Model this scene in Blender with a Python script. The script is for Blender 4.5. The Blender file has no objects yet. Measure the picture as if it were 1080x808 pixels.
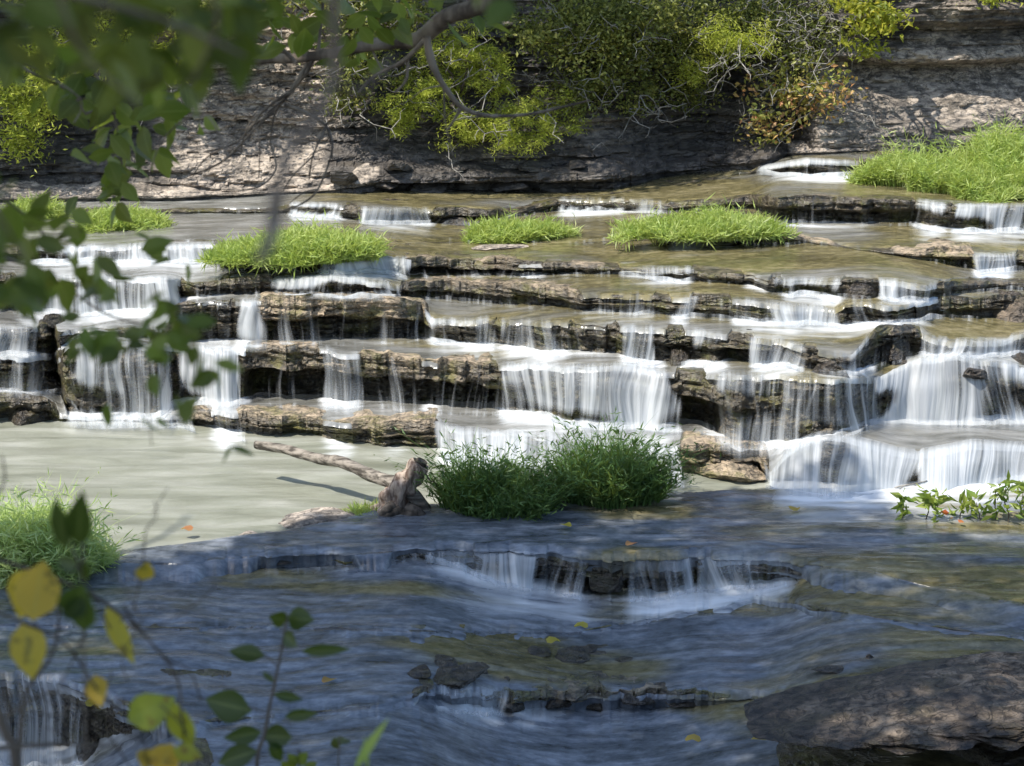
import bpy, math, random
import numpy as np
from mathutils import Vector, noise as mnoise
random.seed(5); RNG = np.random.default_rng(11)
R = math.radians
# ------------------------------------------------------------------ scene, camera
sc = bpy.context.scene
sc.render.engine = 'CYCLES'
sc.view_settings.view_transform = 'Standard'; sc.view_settings.look = 'None'
sc.view_settings.exposure = 0.93; sc.view_settings.gamma = 1.0
sc.cycles.max_bounces = 6; sc.cycles.diffuse_bounces = 3; sc.cycles.glossy_bounces = 2
sc.cycles.transmission_bounces = 3; sc.cycles.transparent_max_bounces = 14
sc.cycles.use_denoising = True
F = 2166.0; H = 6.0; P = math.atan(504 / F); CP, SP = math.cos(P), math.sin(P)
cam = bpy.data.cameras.new('camera'); camo = bpy.data.objects.new('camera', cam)
sc.collection.objects.link(camo); sc.camera = camo
camo.location = (0, 0, H); camo.rotation_euler = (math.pi / 2 - P, 0, 0)
cam.sensor_width = 36; cam.lens = 36 * F / 1080; cam.clip_end = 2000; cam.clip_start = 0.05
cam.dof.use_dof = True; cam.dof.focus_distance = 21.0; cam.dof.aperture_fstop = 7.5
S = Vector((-0.48, -0.24, 0.84)).normalized()          # towards the sun
w = bpy.data.worlds.new('World'); sc.world = w; w.use_nodes = True
nt = w.node_tree; bg = nt.nodes['Background']
sky = nt.nodes.new('ShaderNodeTexSky'); sky.sky_type = 'NISHITA'; sky.sun_disc = False
sky.sun_elevation = math.asin(S.z); sky.sun_rotation = math.atan2(S.x, S.y)
nt.links.new(sky.outputs[0], bg.inputs[0]); bg.inputs[1].default_value = 0.15
sl = bpy.data.lights.new('sun', 'SUN'); sl.energy = 3.5; sl.angle = R(0.5); sl.color = (1, .95, .87)
so = bpy.data.objects.new('sun', sl); sc.collection.objects.link(so)
so.rotation_euler = (-S).to_track_quat('-Z', 'Y').to_euler()

# ------------------------------------------------------------------ noise
def _h(i, j, k, seed):
    n = (i.astype(np.int64) * 374761393 + j.astype(np.int64) * 668265263 + k.astype(np.int64) * 2147483647 + seed * 1274126177) & 0xffffffff
    n = ((n ^ (n >> 13)) * 1274126177) & 0xffffffff
    n = ((n ^ (n >> 16)) * 2246822519) & 0xffffffff
    return ((n ^ (n >> 15)) & 0xffffff) / float(0xffffff)
def vn(x, y, z=0.0, seed=0):
    x, y, z = np.broadcast_arrays(np.asarray(x, float), np.asarray(y, float), np.asarray(z, float))
    i, j, k = np.floor(x), np.floor(y), np.floor(z)
    fx, fy, fz = x - i, y - j, z - k
    fx, fy, fz = [f * f * (3 - 2 * f) for f in (fx, fy, fz)]
    r = 0
    for a in (0, 1):
        for b in (0, 1):
            for c in (0, 1):
                r = r + _h(i + a, j + b, k + c, seed) * (fx if a else 1 - fx) * (fy if b else 1 - fy) * (fz if c else 1 - fz)
    return r
def fbm(x, y, z=0.0, o=4, seed=0, g=.5):
    s = 0; a = 1; t = 0
    for q in range(o):
        f = 2.03 ** q
        s = s + a * vn(np.asarray(x) * f, np.asarray(y) * f, np.asarray(z) * f, seed + q * 7); t += a; a *= g
    return s / t * 2 - 1
def sst(a, b, x):
    t = np.clip((x - a) / (b - a), 0, 1); return t * t * (3 - 2 * t)

# ------------------------------------------------------------------ objects
def tag(o, label=None, cat=None, group=None, kind=None):
    if label: o['label'] = label
    if cat: o['category'] = cat
    if group: o['group'] = group
    if kind: o['kind'] = kind
    return o
def empty(name, loc, label, cat, group=None):
    o = bpy.data.objects.new(name, None); sc.collection.objects.link(o); o.location = loc
    o.empty_display_size = .2
    return tag(o, label, cat, group)
def mesh(name, V, Fc, mat, parent=None, smooth=True, attrs=None, uv=None):
    """V (n,3) world coordinates; faces as an (m,4) or (m,3) array"""
    V = np.asarray(V, float).reshape(-1, 3); Fc = np.asarray(Fc, np.int64)
    if parent is not None: V = V - np.array(parent.location)
    me = bpy.data.meshes.new(name); k = Fc.shape[1]
    me.vertices.add(len(V)); me.vertices.foreach_set('co', V.ravel())
    me.loops.add(Fc.size); me.loops.foreach_set('vertex_index', Fc.ravel().astype(np.int32))
    me.polygons.add(len(Fc)); me.polygons.foreach_set('loop_start', np.arange(0, Fc.size, k, dtype=np.int32))
    me.polygons.foreach_set('use_smooth', np.full(len(Fc), smooth))
    me.update(calc_edges=True)
    for an, av in (attrs or {}).items():
        a = me.attributes.new(an, 'FLOAT', 'POINT'); a.data.foreach_set('value', np.asarray(av, np.float32).ravel())
    if uv is not None:
        l = me.uv_layers.new(name='UVMap'); l.data.foreach_set('uv', np.asarray(uv, np.float32).reshape(-1, 2)[Fc.ravel()].ravel())
    me.materials.append(mat)
    o = bpy.data.objects.new(name, me); sc.collection.objects.link(o)
    if parent is not None: o.parent = parent
    return o
def gridf(nr, nc):
    i = np.arange(nr - 1)[:, None] * nc + np.arange(nc - 1)[None, :]
    i = i.ravel(); return np.stack([i, i + 1, i + 1 + nc, i + nc], 1)

# ------------------------------------------------------------------ materials
class M:
    def __init__(s, name):
        s.m = bpy.data.materials.new(name); s.m.use_nodes = True; s.t = s.m.node_tree; s.t.nodes.clear()
        s.out = s.n('OutputMaterial')
    def n(s, t, **kw):
        d = s.t.nodes.new('ShaderNode' + t)
        for k, v in kw.items():
            if k.startswith('i_'): d.inputs[k[2:].replace('_', ' ')].default_value = v
            else: setattr(d, k, v)
        return d
    def set(s, sock, v):
        if isinstance(v, bpy.types.NodeSocket): s.t.links.new(v, sock)
        else: sock.default_value = v
    def math(s, op, a, b=0.0, clamp=False):
        d = s.n('Math', operation=op, use_clamp=clamp); s.set(d.inputs[0], a); s.set(d.inputs[1], b); return d.outputs[0]
    def mix(s, f, a, b):
        d = s.n('Mix', data_type='RGBA'); s.set(d.inputs[0], f)
        s.set(d.inputs[6], a if not isinstance(a, tuple) else (*a, 1)); s.set(d.inputs[7], b if not isinstance(b, tuple) else (*b, 1)); return d.outputs[2]
    def attr(s, name): return s.n('Attribute', attribute_name=name).outputs['Fac']
    def noise(s, scale, detail=4, vec=None, stretch=None, rough=.55, dist=0.0):
        if vec is None: vec = s.n('TexCoord').outputs['Object'] if False else s.n('NewGeometry').outputs['Position']
        if stretch:
            mp = s.n('Mapping'); mp.inputs['Scale'].default_value = stretch; s.t.links.new(vec, mp.inputs[0]); vec = mp.outputs[0]
        d = s.n('TexNoise'); d.inputs['Scale'].default_value = scale; d.inputs['Detail'].default_value = detail
        d.inputs['Roughness'].default_value = rough; d.inputs['Distortion'].default_value = dist
        s.t.links.new(vec, d.inputs['Vector']); return d.outputs['Fac']
    def rng(s, v, a, b, c=0.0, d=1.0, smooth=True):
        q = s.n('MapRange'); q.interpolation_type = 'SMOOTHSTEP' if smooth else 'LINEAR'
        s.set(q.inputs[0], v)
        for k, x in zip((1, 2, 3, 4), (a, b, c, d)): s.set(q.inputs[k], x)
        return q.outputs[0]
    def ramp(s, v, stops):
        d = s.n('ValToRGB'); e = d.color_ramp.elements
        while len(e) > 1: e.remove(e[0])
        e[0].position = stops[0][0]; e[0].color = (*stops[0][1], 1)
        for p_, c in stops[1:]:
            x = e.new(p_); x.color = (*c, 1)
        s.set(d.inputs[0], v); return d.outputs[0]
    def bump(s, h, strength, dist, prev=None):
        b = s.n('Bump'); b.inputs['Strength'].default_value = strength; b.inputs['Distance'].default_value = dist
        s.set(b.inputs['Height'], h)
        if prev is not None: s.t.links.new(prev, b.inputs['Normal'])
        return b.outputs[0]
    def pr(s, col, rough=.6, spec=.5, normal=None, **kw):
        b = s.n('BsdfPrincipled'); s.set(b.inputs['Base Color'], col if not isinstance(col, tuple) else (*col, 1))
        s.set(b.inputs['Roughness'], rough); s.set(b.inputs['Specular IOR Level'], spec)
        if normal is not None: s.t.links.new(normal, b.inputs['Normal'])
        return b.outputs[0]
    def done(s, sh): s.t.links.new(sh, s.out.inputs['Surface']); return s.m

def rock_mat(name, dark, mid, tan, moss, wet_rough=.28, scale=1.0):
    m = M(name)
    n1 = m.noise(1.6 * scale, 6); n2 = m.noise(9 * scale, 6, stretch=(1, 1, 3.2)); n3 = m.noise(45 * scale, 4)
    n4 = m.noise(3.1 * scale, 5, stretch=(1, 1, 1.2))
    dry = m.attr('dry')  # dry rock tone; on the cliff it also carries the painted sun patches
    c = m.mix(m.rng(n2, .35, .68), dark, mid)
    drym = m.math('ADD', dry, m.math('MULTIPLY', m.math('SUBTRACT', n1, .5), .9))
    drym = m.rng(drym, .3, .7)
    c = m.mix(drym, c, m.mix(m.rng(n2, .3, .65), mid, tan))
    mm = m.rng(m.math('ADD', m.math('MULTIPLY', n4, .8), m.math('MULTIPLY', n3, .35)), .56, .7)
    c = m.mix(m.math('MULTIPLY', mm, .75), c, moss)
    c = m.mix(m.math('MULTIPLY', m.rng(n3, .55, .75), .45), c, dark)
    vo = m.n('TexVoronoi', feature='DISTANCE_TO_EDGE'); vo.inputs['Scale'].default_value = 5 * scale
    mp = m.n('Mapping'); mp.inputs['Scale'].default_value = (.55, .55, 2.6)
    ds = m.n('VectorMath', operation='ADD'); g = m.n('NewGeometry').outputs['Position']
    nc = m.n('TexNoise'); nc.inputs['Scale'].default_value = 4.0; m.t.links.new(g, nc.inputs['Vector'])
    sc_ = m.n('VectorMath', operation='SCALE'); sc_.inputs['Scale'].default_value = .5; m.t.links.new(nc.outputs['Color'], sc_.inputs[0])
    m.t.links.new(g, ds.inputs[0]); m.t.links.new(sc_.outputs[0], ds.inputs[1])
    m.t.links.new(ds.outputs[0], mp.inputs[0]); m.t.links.new(mp.outputs[0], vo.inputs['Vector'])
    crack = m.rng(vo.outputs['Distance'], 0, .07)
    c = m.mix(m.math('MULTIPLY', m.math('SUBTRACT', 1.0, crack), .55), c, dark)
    nb = m.bump(n2, .9, .05); nb = m.bump(crack, .5, .03, nb); nb = m.bump(n3, .7, .012, nb)
    rg = m.math('ADD', wet_rough, m.math('MULTIPLY', drym, .5))
    return m.done(m.pr(c, rg, .5, nb))
MAT = {}
MAT['ledge'] = rock_mat('wet layered limestone', (.03, .026, .02), (.15, .125, .085), (.44, .34, .23), (.14, .13, .04))
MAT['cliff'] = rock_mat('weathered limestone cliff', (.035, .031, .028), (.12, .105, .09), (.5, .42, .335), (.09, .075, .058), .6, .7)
MAT['bigboulder'] = rock_mat('dark brown boulder', (.012, .009, .006), (.085, .062, .042), (.38, .295, .21), (.07, .055, .03), .6, 1.1)
MAT['boulder'] = rock_mat('dark creek boulder', (.018, .015, .012), (.085, .068, .048), (.26, .2, .14), (.07, .06, .03), .3, 1.3)

def water_mat():
    m = M('running creek water')
    foam, olive, pool = m.attr('foam'), m.attr('olive'), m.attr('pool')
    nb1 = m.noise(1.1, 5, stretch=(.7, 1.6, 1)); nb2 = m.noise(3.2, 5, stretch=(.5, 1.7, 1), dist=.4); nb3 = m.noise(9, 7, stretch=(.8, 1.1, 1), rough=.65); nf = m.noise(26, 5, stretch=(.8, 1.3, 1))
    fl = m.noise(1.9, 4, stretch=(.4, 1.8, 1), dist=.5)
    bed = m.ramp(m.math('ADD', m.math('MULTIPLY', nb1, .45), m.math('MULTIPLY', nb3, .55)),
                 [(.3, (.028, .023, .013)), (.45, (.09, .078, .036)), (.55, (.17, .145, .07)), (.7, (.29, .25, .15))])
    grey = m.ramp(nb2, [(.3, (.085, .083, .07)), (.5, (.17, .168, .15)), (.7, (.28, .275, .255))])
    sky_tint = m.ramp(m.math('ADD', m.math('MULTIPLY', nb2, .55), m.math('MULTIPLY', nb3, .45)), [(.34, (.038, .046, .056)), (.5, (.125, .14, .16)), (.66, (.27, .29, .32))]); grey = m.mix(m.attr('sky_tint'), grey, sky_tint)  # blue sky reflection painted into the base colour of the near water
    om = m.rng(m.math('ADD', olive, m.math('MULTIPLY', m.math('SUBTRACT', nb1, .5), 1.3)), .25, .75)
    c = m.mix(om, grey, bed)
    milky = m.ramp(fl, [(.3, (.17, .175, .13)), (.5, (.245, .25, .195)), (.7, (.34, .34, .285))])
    c = m.mix(pool, c, milky)
    fm = m.math('ADD', foam, m.math('MULTIPLY', m.math('SUBTRACT', fl, .5), m.math('MULTIPLY', m.rng(foam, 0.0, .3), 1.3)))
    fm = m.rng(fm, .08, .85)
    c = m.mix(fm, c, (.68, .7, .7))
    spk = m.math('MULTIPLY', m.rng(nf, .62, .74), m.math('MULTIPLY', olive, .3))
    c = m.mix(spk, c, (.5, .45, .33))
    h = m.math('ADD', m.math('MULTIPLY', fl, 1.0), m.math('MULTIPLY', nb2, .35))
    nb = m.bump(h, .38, .06); nb = m.bump(nb3, .3, .015, nb)
    rg = m.math('ADD', .2, m.math('MULTIPLY', fm, .5)); rg = m.math('ADD', rg, m.math('MULTIPLY', pool, .1))
    return m.done(m.pr(c, rg, .5, nb))
MAT['water'] = water_mat()
def fall_mat():
    m = M('silky falling water')
    uv = m.n('TexCoord').outputs['UV']; wv = m.attr('w'); v = m.attr('v')
    a = m.noise(1.0, 3, vec=uv, stretch=(17, .7, 1), rough=.55); b = m.noise(1.0, 2, vec=uv, stretch=(7, .5, 1)); c_ = m.noise(1.0, 2, vec=uv, stretch=(70, 2.0, 1))
    s = m.math('ADD', m.math('MULTIPLY', a, .42), m.math('ADD', m.math('MULTIPLY', b, .48), m.math('MULTIPLY', c_, .1)))
    s = m.math('ADD', s, m.math('MULTIPLY', wv, .55))
    s = m.math('ADD', s, m.math('MULTIPLY', m.rng(v, .5, 1.1), .08))
    al = m.rng(s, .79, 1.24); al = m.math('MULTIPLY', al, m.rng(wv, .02, .2)); al = m.math('MULTIPLY', al, m.attr('fade'))
    al = m.math('MULTIPLY', al, .9)
    col = m.mix(m.rng(a, .3, .65), (.5, .54, .56), (.78, .8, .8))
    nb = m.bump(m.math('ADD', a, b), .6, .03)
    d = m.pr(col, .45, .4, nb)
    tr = m.n('BsdfTranslucent'); tr.inputs[0].default_value = (.8, .83, .84, 1)
    mx = m.n('MixShader'); mx.inputs[0].default_value = .3; m.t.links.new(d, mx.inputs[1]); m.t.links.new(tr.outputs[0], mx.inputs[2])
    tp = m.n('BsdfTransparent'); m2 = m.n('MixShader'); m.set(m2.inputs[0], al)
    m.t.links.new(tp.outputs[0], m2.inputs[1]); m.t.links.new(mx.outputs[0], m2.inputs[2])
    return m.done(m2.outputs[0])
MAT['fall'] = fall_mat()
def leaf_mat(name, stops, trans=.4, rough=.45, blotch=False):
    m = M(name); r = m.attr('rnd'); c = m.ramp(r, stops)
    if blotch:
        n = m.noise(60, 3); c = m.mix(m.rng(n, .58, .66), c, (.16, .07, .015))
    c = m.mix(m.rng(m.attr('mid'), .86, .97, 0, .18), c, (.4, .45, .15)); n = m.noise(90, 2); nb = m.bump(n, .2, .002); c = m.mix(m.rng(m.noise(5, 3), .35, .65, 0, .45), c, m.mix(.5, c, (.5, .45, .12)) if trans >= .35 else c)
    d = m.pr(c, rough, .35, nb)
    tr = m.n('BsdfTranslucent'); m.set(tr.inputs[0], m.mix(.35, c, (.5, .6, .05)))
    mx = m.n('MixShader'); mx.inputs[0].default_value = trans; m.t.links.new(d, mx.inputs[1]); m.t.links.new(tr.outputs[0], mx.inputs[2])
    return m.done(mx.outputs[0])
MAT['grass'] = leaf_mat('bright creek grass', [(0, (.16, .24, .05)), (.4, (.36, .48, .12)), (.75, (.54, .64, .24)), (.92, (.7, .74, .4)), (1, (.6, .5, .26))], .5)
MAT['palegrass'] = leaf_mat('pale creek grass', [(0, (.28, .4, .12)), (.5, (.52, .66, .28)), (.85, (.66, .76, .42)), (1, (.75, .78, .52))], .5)
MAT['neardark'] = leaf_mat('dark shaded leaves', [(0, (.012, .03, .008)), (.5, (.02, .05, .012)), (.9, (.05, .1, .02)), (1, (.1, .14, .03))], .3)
MAT['weed'] = leaf_mat('dark water weed', [(0, (.03, .07, .02)), (.5, (.075, .15, .04)), (.85, (.14, .22, .07)), (1, (.28, .3, .12))], .3)
MAT['cedar'] = leaf_mat('yellow green cedar sprays', [(0, (.12, .17, .02)), (.4, (.4, .46, .05)), (1, (.66, .68, .12))], .4)
MAT['olive'] = leaf_mat('olive scrub leaves', [(0, (.03, .045, .012)), (.5, (.13, .16, .04)), (.85, (.3, .32, .08)), (1, (.46, .42, .12))], .35)
MAT['autumn'] = leaf_mat('turning leaves', [(0, (.16, .22, .05)), (.35, (.34, .34, .08)), (.6, (.5, .36, .12)), (.78, (.52, .2, .1)), (.9, (.5, .3, .2)), (1, (.55, .48, .24))], .35)
MAT['yellow'] = leaf_mat('yellow green leaves', [(0, (.12, .16, .02)), (.5, (.3, .33, .03)), (1, (.5, .42, .04))], .45)
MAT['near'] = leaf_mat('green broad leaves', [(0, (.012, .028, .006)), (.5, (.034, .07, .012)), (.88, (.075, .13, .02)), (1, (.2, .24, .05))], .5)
MAT['nearyellow'] = leaf_mat('yellowing leaves', [(0, (.25, .3, .03)), (.3, (.5, .38, .03)), (1, (.62, .33, .03))], .5, .45, True)
def bark_mat(name, a, b, sc1=14, st=(1, 1, .35)):
    m = M(name); n = m.noise(sc1, 5, stretch=st); n2 = m.noise(sc1 * 5, 3)
    c = m.mix(m.rng(n, .35, .65), a, b); nb = m.bump(n, .6, .015); nb = m.bump(n2, .4, .004, nb)
    return m.done(m.pr(c, .8, .3, nb))
MAT['bark'] = bark_mat('brown bark', (.03, .024, .018), (.11, .09, .07))
MAT['limbbark'] = bark_mat('grey brown limb', (.07, .052, .04), (.26, .21, .16))
MAT['palebark'] = bark_mat('grey twigs', (.16, .15, .13), (.36, .34, .3))
MAT['drift'] = bark_mat('weathered driftwood', (.06, .05, .038), (.3, .26, .21), 26, (.12, .6, 1))
MAT['redwood'] = bark_mat('stripped pale wood', (.13, .08, .055), (.5, .39, .3), 22, (1, 1, .16))
def soil_mat():
    m = M('leaf littered bank'); n = m.noise(3, 6); n2 = m.noise(30, 5)
    c = m.mix(m.rng(n, .35, .65), (.05, .036, .022), (.1, .08, .045)); c = m.mix(m.rng(n2, .55, .7), c, (.2, .13, .06))
    return m.done(m.pr(c, .9, .2, m.bump(n2, .8, .03)))
MAT['soil'] = soil_mat()

# ------------------------------------------------------------------ the creek's ledges: (x, lip, foot) measured along each lip
LIPS = {
 -2: [(-300,690,760),(0,712,790),(70,715,795),(110,735,790),(150,745,780),(200,762,766),(400,746,747),(455,730,740),(500,733,750),(560,733,752),(740,733,748),(790,737,740),(1400,770,771)],
 -1: [(-300,660,661),(0,660,661),(600,668,669),(760,640,641),(795,628,635),(830,634,644),(860,640,648),(905,649,651),(1400,720,721)],
 0: [(-300,602,608),(120,600,605),(200,600,604),(240,594,603),(280,590,600),(330,590,600),(375,592,598),(440,584,590),(470,583,595),(500,584,602),(560,588,618),(600,590,622),(625,592,627),(660,594,628),(700,594,628),(730,590,620),(790,595,620),(835,598,615),(850,600,608),(880,607,609),(936,615,617),(1000,629,630),(1075,646,647),(1400,694,695)],
 1: [(-300,418,446),(0,420,447),(50,422,447),(62,440,446),(190,441,447),(210,432,452),(260,440,458),(330,446,465),(400,449,473),(465,449,475),(485,458,482),(520,458,484),(600,462,493),(700,474,500),(720,474,503),(800,476,505),(812,500,508),(825,484,510),(840,472,512),(856,464,513),(872,461,514),(890,463,514),(915,470,514),(945,478,513),(968,481,512),(995,476,511),(1025,470,508),(1080,473,503),(1400,478,500)],
 2: [(-300,377,412),(0,377,412),(60,377,412),(72,366,440),(100,361,441),(165,366,438),(185,370,426),(250,370,422),(258,372,425),(280,370,424),(340,370,425),(400,378,428),(450,383,432),(500,387,434),(545,388,437),(600,388,444),(640,388,447),(690,392,450),(710,395,450),(740,397,456),(780,397,468),(830,397,468),(870,400,462),(920,402,445),(950,388,443),(970,381,443),(1010,377,443),(1050,385,443),(1080,390,443),(1400,390,443)],
 3: [(-300,345,375),(0,347,375),(55,348,375),(75,350,360),(100,346,354),(170,346,360),(185,320,362),(275,319,362),(330,317,362),(400,317,361),(445,324,359),(455,338,360),(520,339,366),(570,340,370),(620,342,373),(650,345,376),(660,347,380),(700,349,383),(730,352,382),(765,354,384),(830,362,385),(850,372,394),(900,376,396),(925,344,385),(960,346,378),(975,356,377),(1000,362,376),(1060,360,374),(1080,352,374),(1400,350,374)],
 4: [(-300,293,328),(22,292,329),(100,293,330),(178,296,328),(190,299,316),(260,297,312),(300,296,311),(350,294,312),(415,302,314),(430,302,315),(500,303,320),(560,305,326),(610,311,329),(650,312,331),(700,314,333),(740,315,335),(773,318,338),(800,321,341),(880,328,342),(890,322,344),(915,322,343),(940,325,341),(985,318,336),(1040,319,336),(1050,316,338),(1400,315,340)],
 5: [(-300,262,276),(30,262,276),(225,260,276),(233,269,285),(335,271,286),(340,272,288),(418,274,290),(425,275,292),(500,277,292),(560,279,292),(600,280,290),(660,284,291),(725,286,298),(735,288,298),(790,291,303),(810,296,309),(860,297,312),(880,297,315),(930,298,315),(980,303,318),(1000,300,314),(1050,299,306),(1400,298,304)],
 6: [(-300,250,251),(230,254,255),(500,256,257),(600,257,258),(690,252,254),(705,246,259),(775,248,259),(830,249,259),(850,253,257),(900,262,264),(950,266,272),(1020,268,282),(1030,271,287),(1067,271,287),(1400,268,285)],
 7: [(-300,224,229),(300,222,226),(308,216,228),(345,217,229),(385,222,236),(455,222,237),(515,224,238),(540,226,231),(590,211,222),(655,211,224),(700,216,226),(790,211,222),(820,209,236),(965,213,238),(1007,218,244),(1400,219,246)],
 8: [(-300,218,219),(300,213,214),(590,208,209),(640,205,206),(700,196,197),(760,188,189),(790,182,184),(805,177,184),(850,170,186),(903,172,186),(920,171,187),(1000,170,186),(1400,165,180)],
 9: [(-300,206,216),(0,208,216),(180,205,214),(300,201,206),(345,199,204),(400,186,204),(500,183,206),(600,184,205),(640,183,203),(700,177,189),(740,173,183),(800,166,179),(830,160,166),(920,157,161),(1080,148,152),(1400,145,150)],
}
NC = 1150
TT = (np.linspace(-290, 1390, NC) - 540) / (F * CP)        # column directions
def kk(py): return CP + (404 - py) / F * SP
def slope(py): v = (404 - py) / F; return (-SP + v * CP) / (CP + v * SP)
def px_of(t, py): return 540 + F * t * kk(py)
def lipv(i):
    a = np.array(LIPS[i], float); tops = bots = None
    y = np.full(NC, 404.0)
    for _ in range(3): x = px_of(TT, y); y = np.interp(x, a[:, 0], a[:, 1])
    top = y.copy(); y2 = top
    for _ in range(3): x = px_of(TT, y2); y2 = np.interp(x, a[:, 0], a[:, 2])
    far = 1 if i < 0 else max(.3, 1 - i * .09)
    j = 3.4 * far * fbm(x / 26, i * 9.1, o=4, seed=3)
    j2 = 2.0 * far * fbm(x / 13, i * 5.3, o=3, seed=8)
    h = np.clip((y2 - top) / 12, 0, 1)
    if i == 1: h = h * (1 - .9 * sst(805, 825, x))
    cell = np.floor(x / 11 + 1.2 * fbm(x / 30, i * 2.7, o=2, seed=13)); j3 = 3.2 * far * (_h(cell, cell * 0, cell * 0 + i + 5, 17) - .5)
    j4 = 3.0 * far * fbm(x / 22, i * 8.3, o=4, seed=19)
    return top + (j + j2 + j3) * h, y2 + (j + j4 + j3 * .5) * h
TOP, BOT = {}, {}
for i in LIPS: TOP[i], BOT[i] = lipv(i)
for i in range(1, 10):
    if i > 1: BOT[i] = np.minimum(BOT[i], TOP[i - 1] - 1.2)
    TOP[i] = np.minimum(TOP[i], BOT[i] - .2)
for i in (0, -1, -2):
    if i < 0: TOP[i] = np.maximum(TOP[i], BOT[i + 1] + 2)
    BOT[i] = np.maximum(BOT[i], TOP[i] + .2)
def smooth1(a, n):
    k = np.exp(-np.linspace(-2.4, 2.4, 2 * n + 1) ** 2); k /= k.sum(); return np.convolve(np.pad(a, n, 'edge'), k, 'valid')
SL = 0.03; LY, ZB, ZT = {}, {}, {}
LY[1] = -H / slope(BOT[1]); ZB[1] = np.zeros(NC); ZT[1] = H + LY[1] * slope(TOP[1])
for i in range(2, 10):
    s = slope(BOT[i]); y_ = (ZT[i-1] - SL * LY[i-1] - H) / (s - SL)
    zb_ = smooth1(H + y_ * s, 70); y_ = np.maximum((zb_ - H) / s, LY[i-1] + .06)
    LY[i] = y_; ZB[i] = H + LY[i] * s; ZT[i] = H + LY[i] * slope(TOP[i])
SN = 0.012
def nearY(y, z0, Y0): s = slope(y); Y = (z0 - SN * Y0 - H) / (s - SN); return Y, H + Y * s
LY[0], ZT[0] = nearY(TOP[0], np.zeros(NC), LY[1]); ZB[0] = H + LY[0] * slope(BOT[0])
LY[-1], ZT[-1] = nearY(TOP[-1], ZB[0], LY[0]); ZB[-1] = H + LY[-1] * slope(BOT[-1])
LY[-2], ZT[-2] = nearY(TOP[-2], ZB[-1], LY[-1]); ZB[-2] = H + LY[-2] * slope(BOT[-2])
LY[-3] = np.full(NC, 11.0); ZT[-3] = ZB[-2] - SN * (LY[-2] - 11.0); ZB[-3] = ZT[-3] - .5
ORDER = list(range(-3, 10))
def hit(px, py):
    """world point on the ledges that the picture shows at px, py"""
    t = (px - 540) / (F * kk(py)); g = lambda a: float(np.interp(t, TT, a)); s = slope(py)
    for i in ORDER[:-1]:
        up = py < g(TOP[i]) if i > -3 else True
        if up and py >= g(BOT[i + 1]):
            y0, z0 = g(LY[i]), g(ZT[i]); y1, z1 = g(LY[i+1]), g(ZB[i+1]); m = (z1 - z0) / max(1e-3, y1 - y0)
            Y = (z0 - m * y0 - H) / (s - m); return Vector((t * Y, Y, H + Y * s))
        if i > -3 and g(TOP[i]) <= py <= g(BOT[i]): Y = g(LY[i]); return Vector((t * Y, Y, H + Y * s))
    Y = g(LY[9]); return Vector((t * Y, Y, H + Y * s))
def at(px, py, Y): t = (px - 540) / (F * kk(py)); return Vector((t * Y, Y, H + Y * slope(py)))
def PX(i): return px_of(TT, TOP[i])
def span(i, lst, soft=4):
    x = PX(i); r = np.zeros(NC)
    for a, b, d in lst: r = np.maximum(r, d * sst(a - soft, a + soft, x) * (1 - sst(b - soft, b + soft, x)))
    return r
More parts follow.
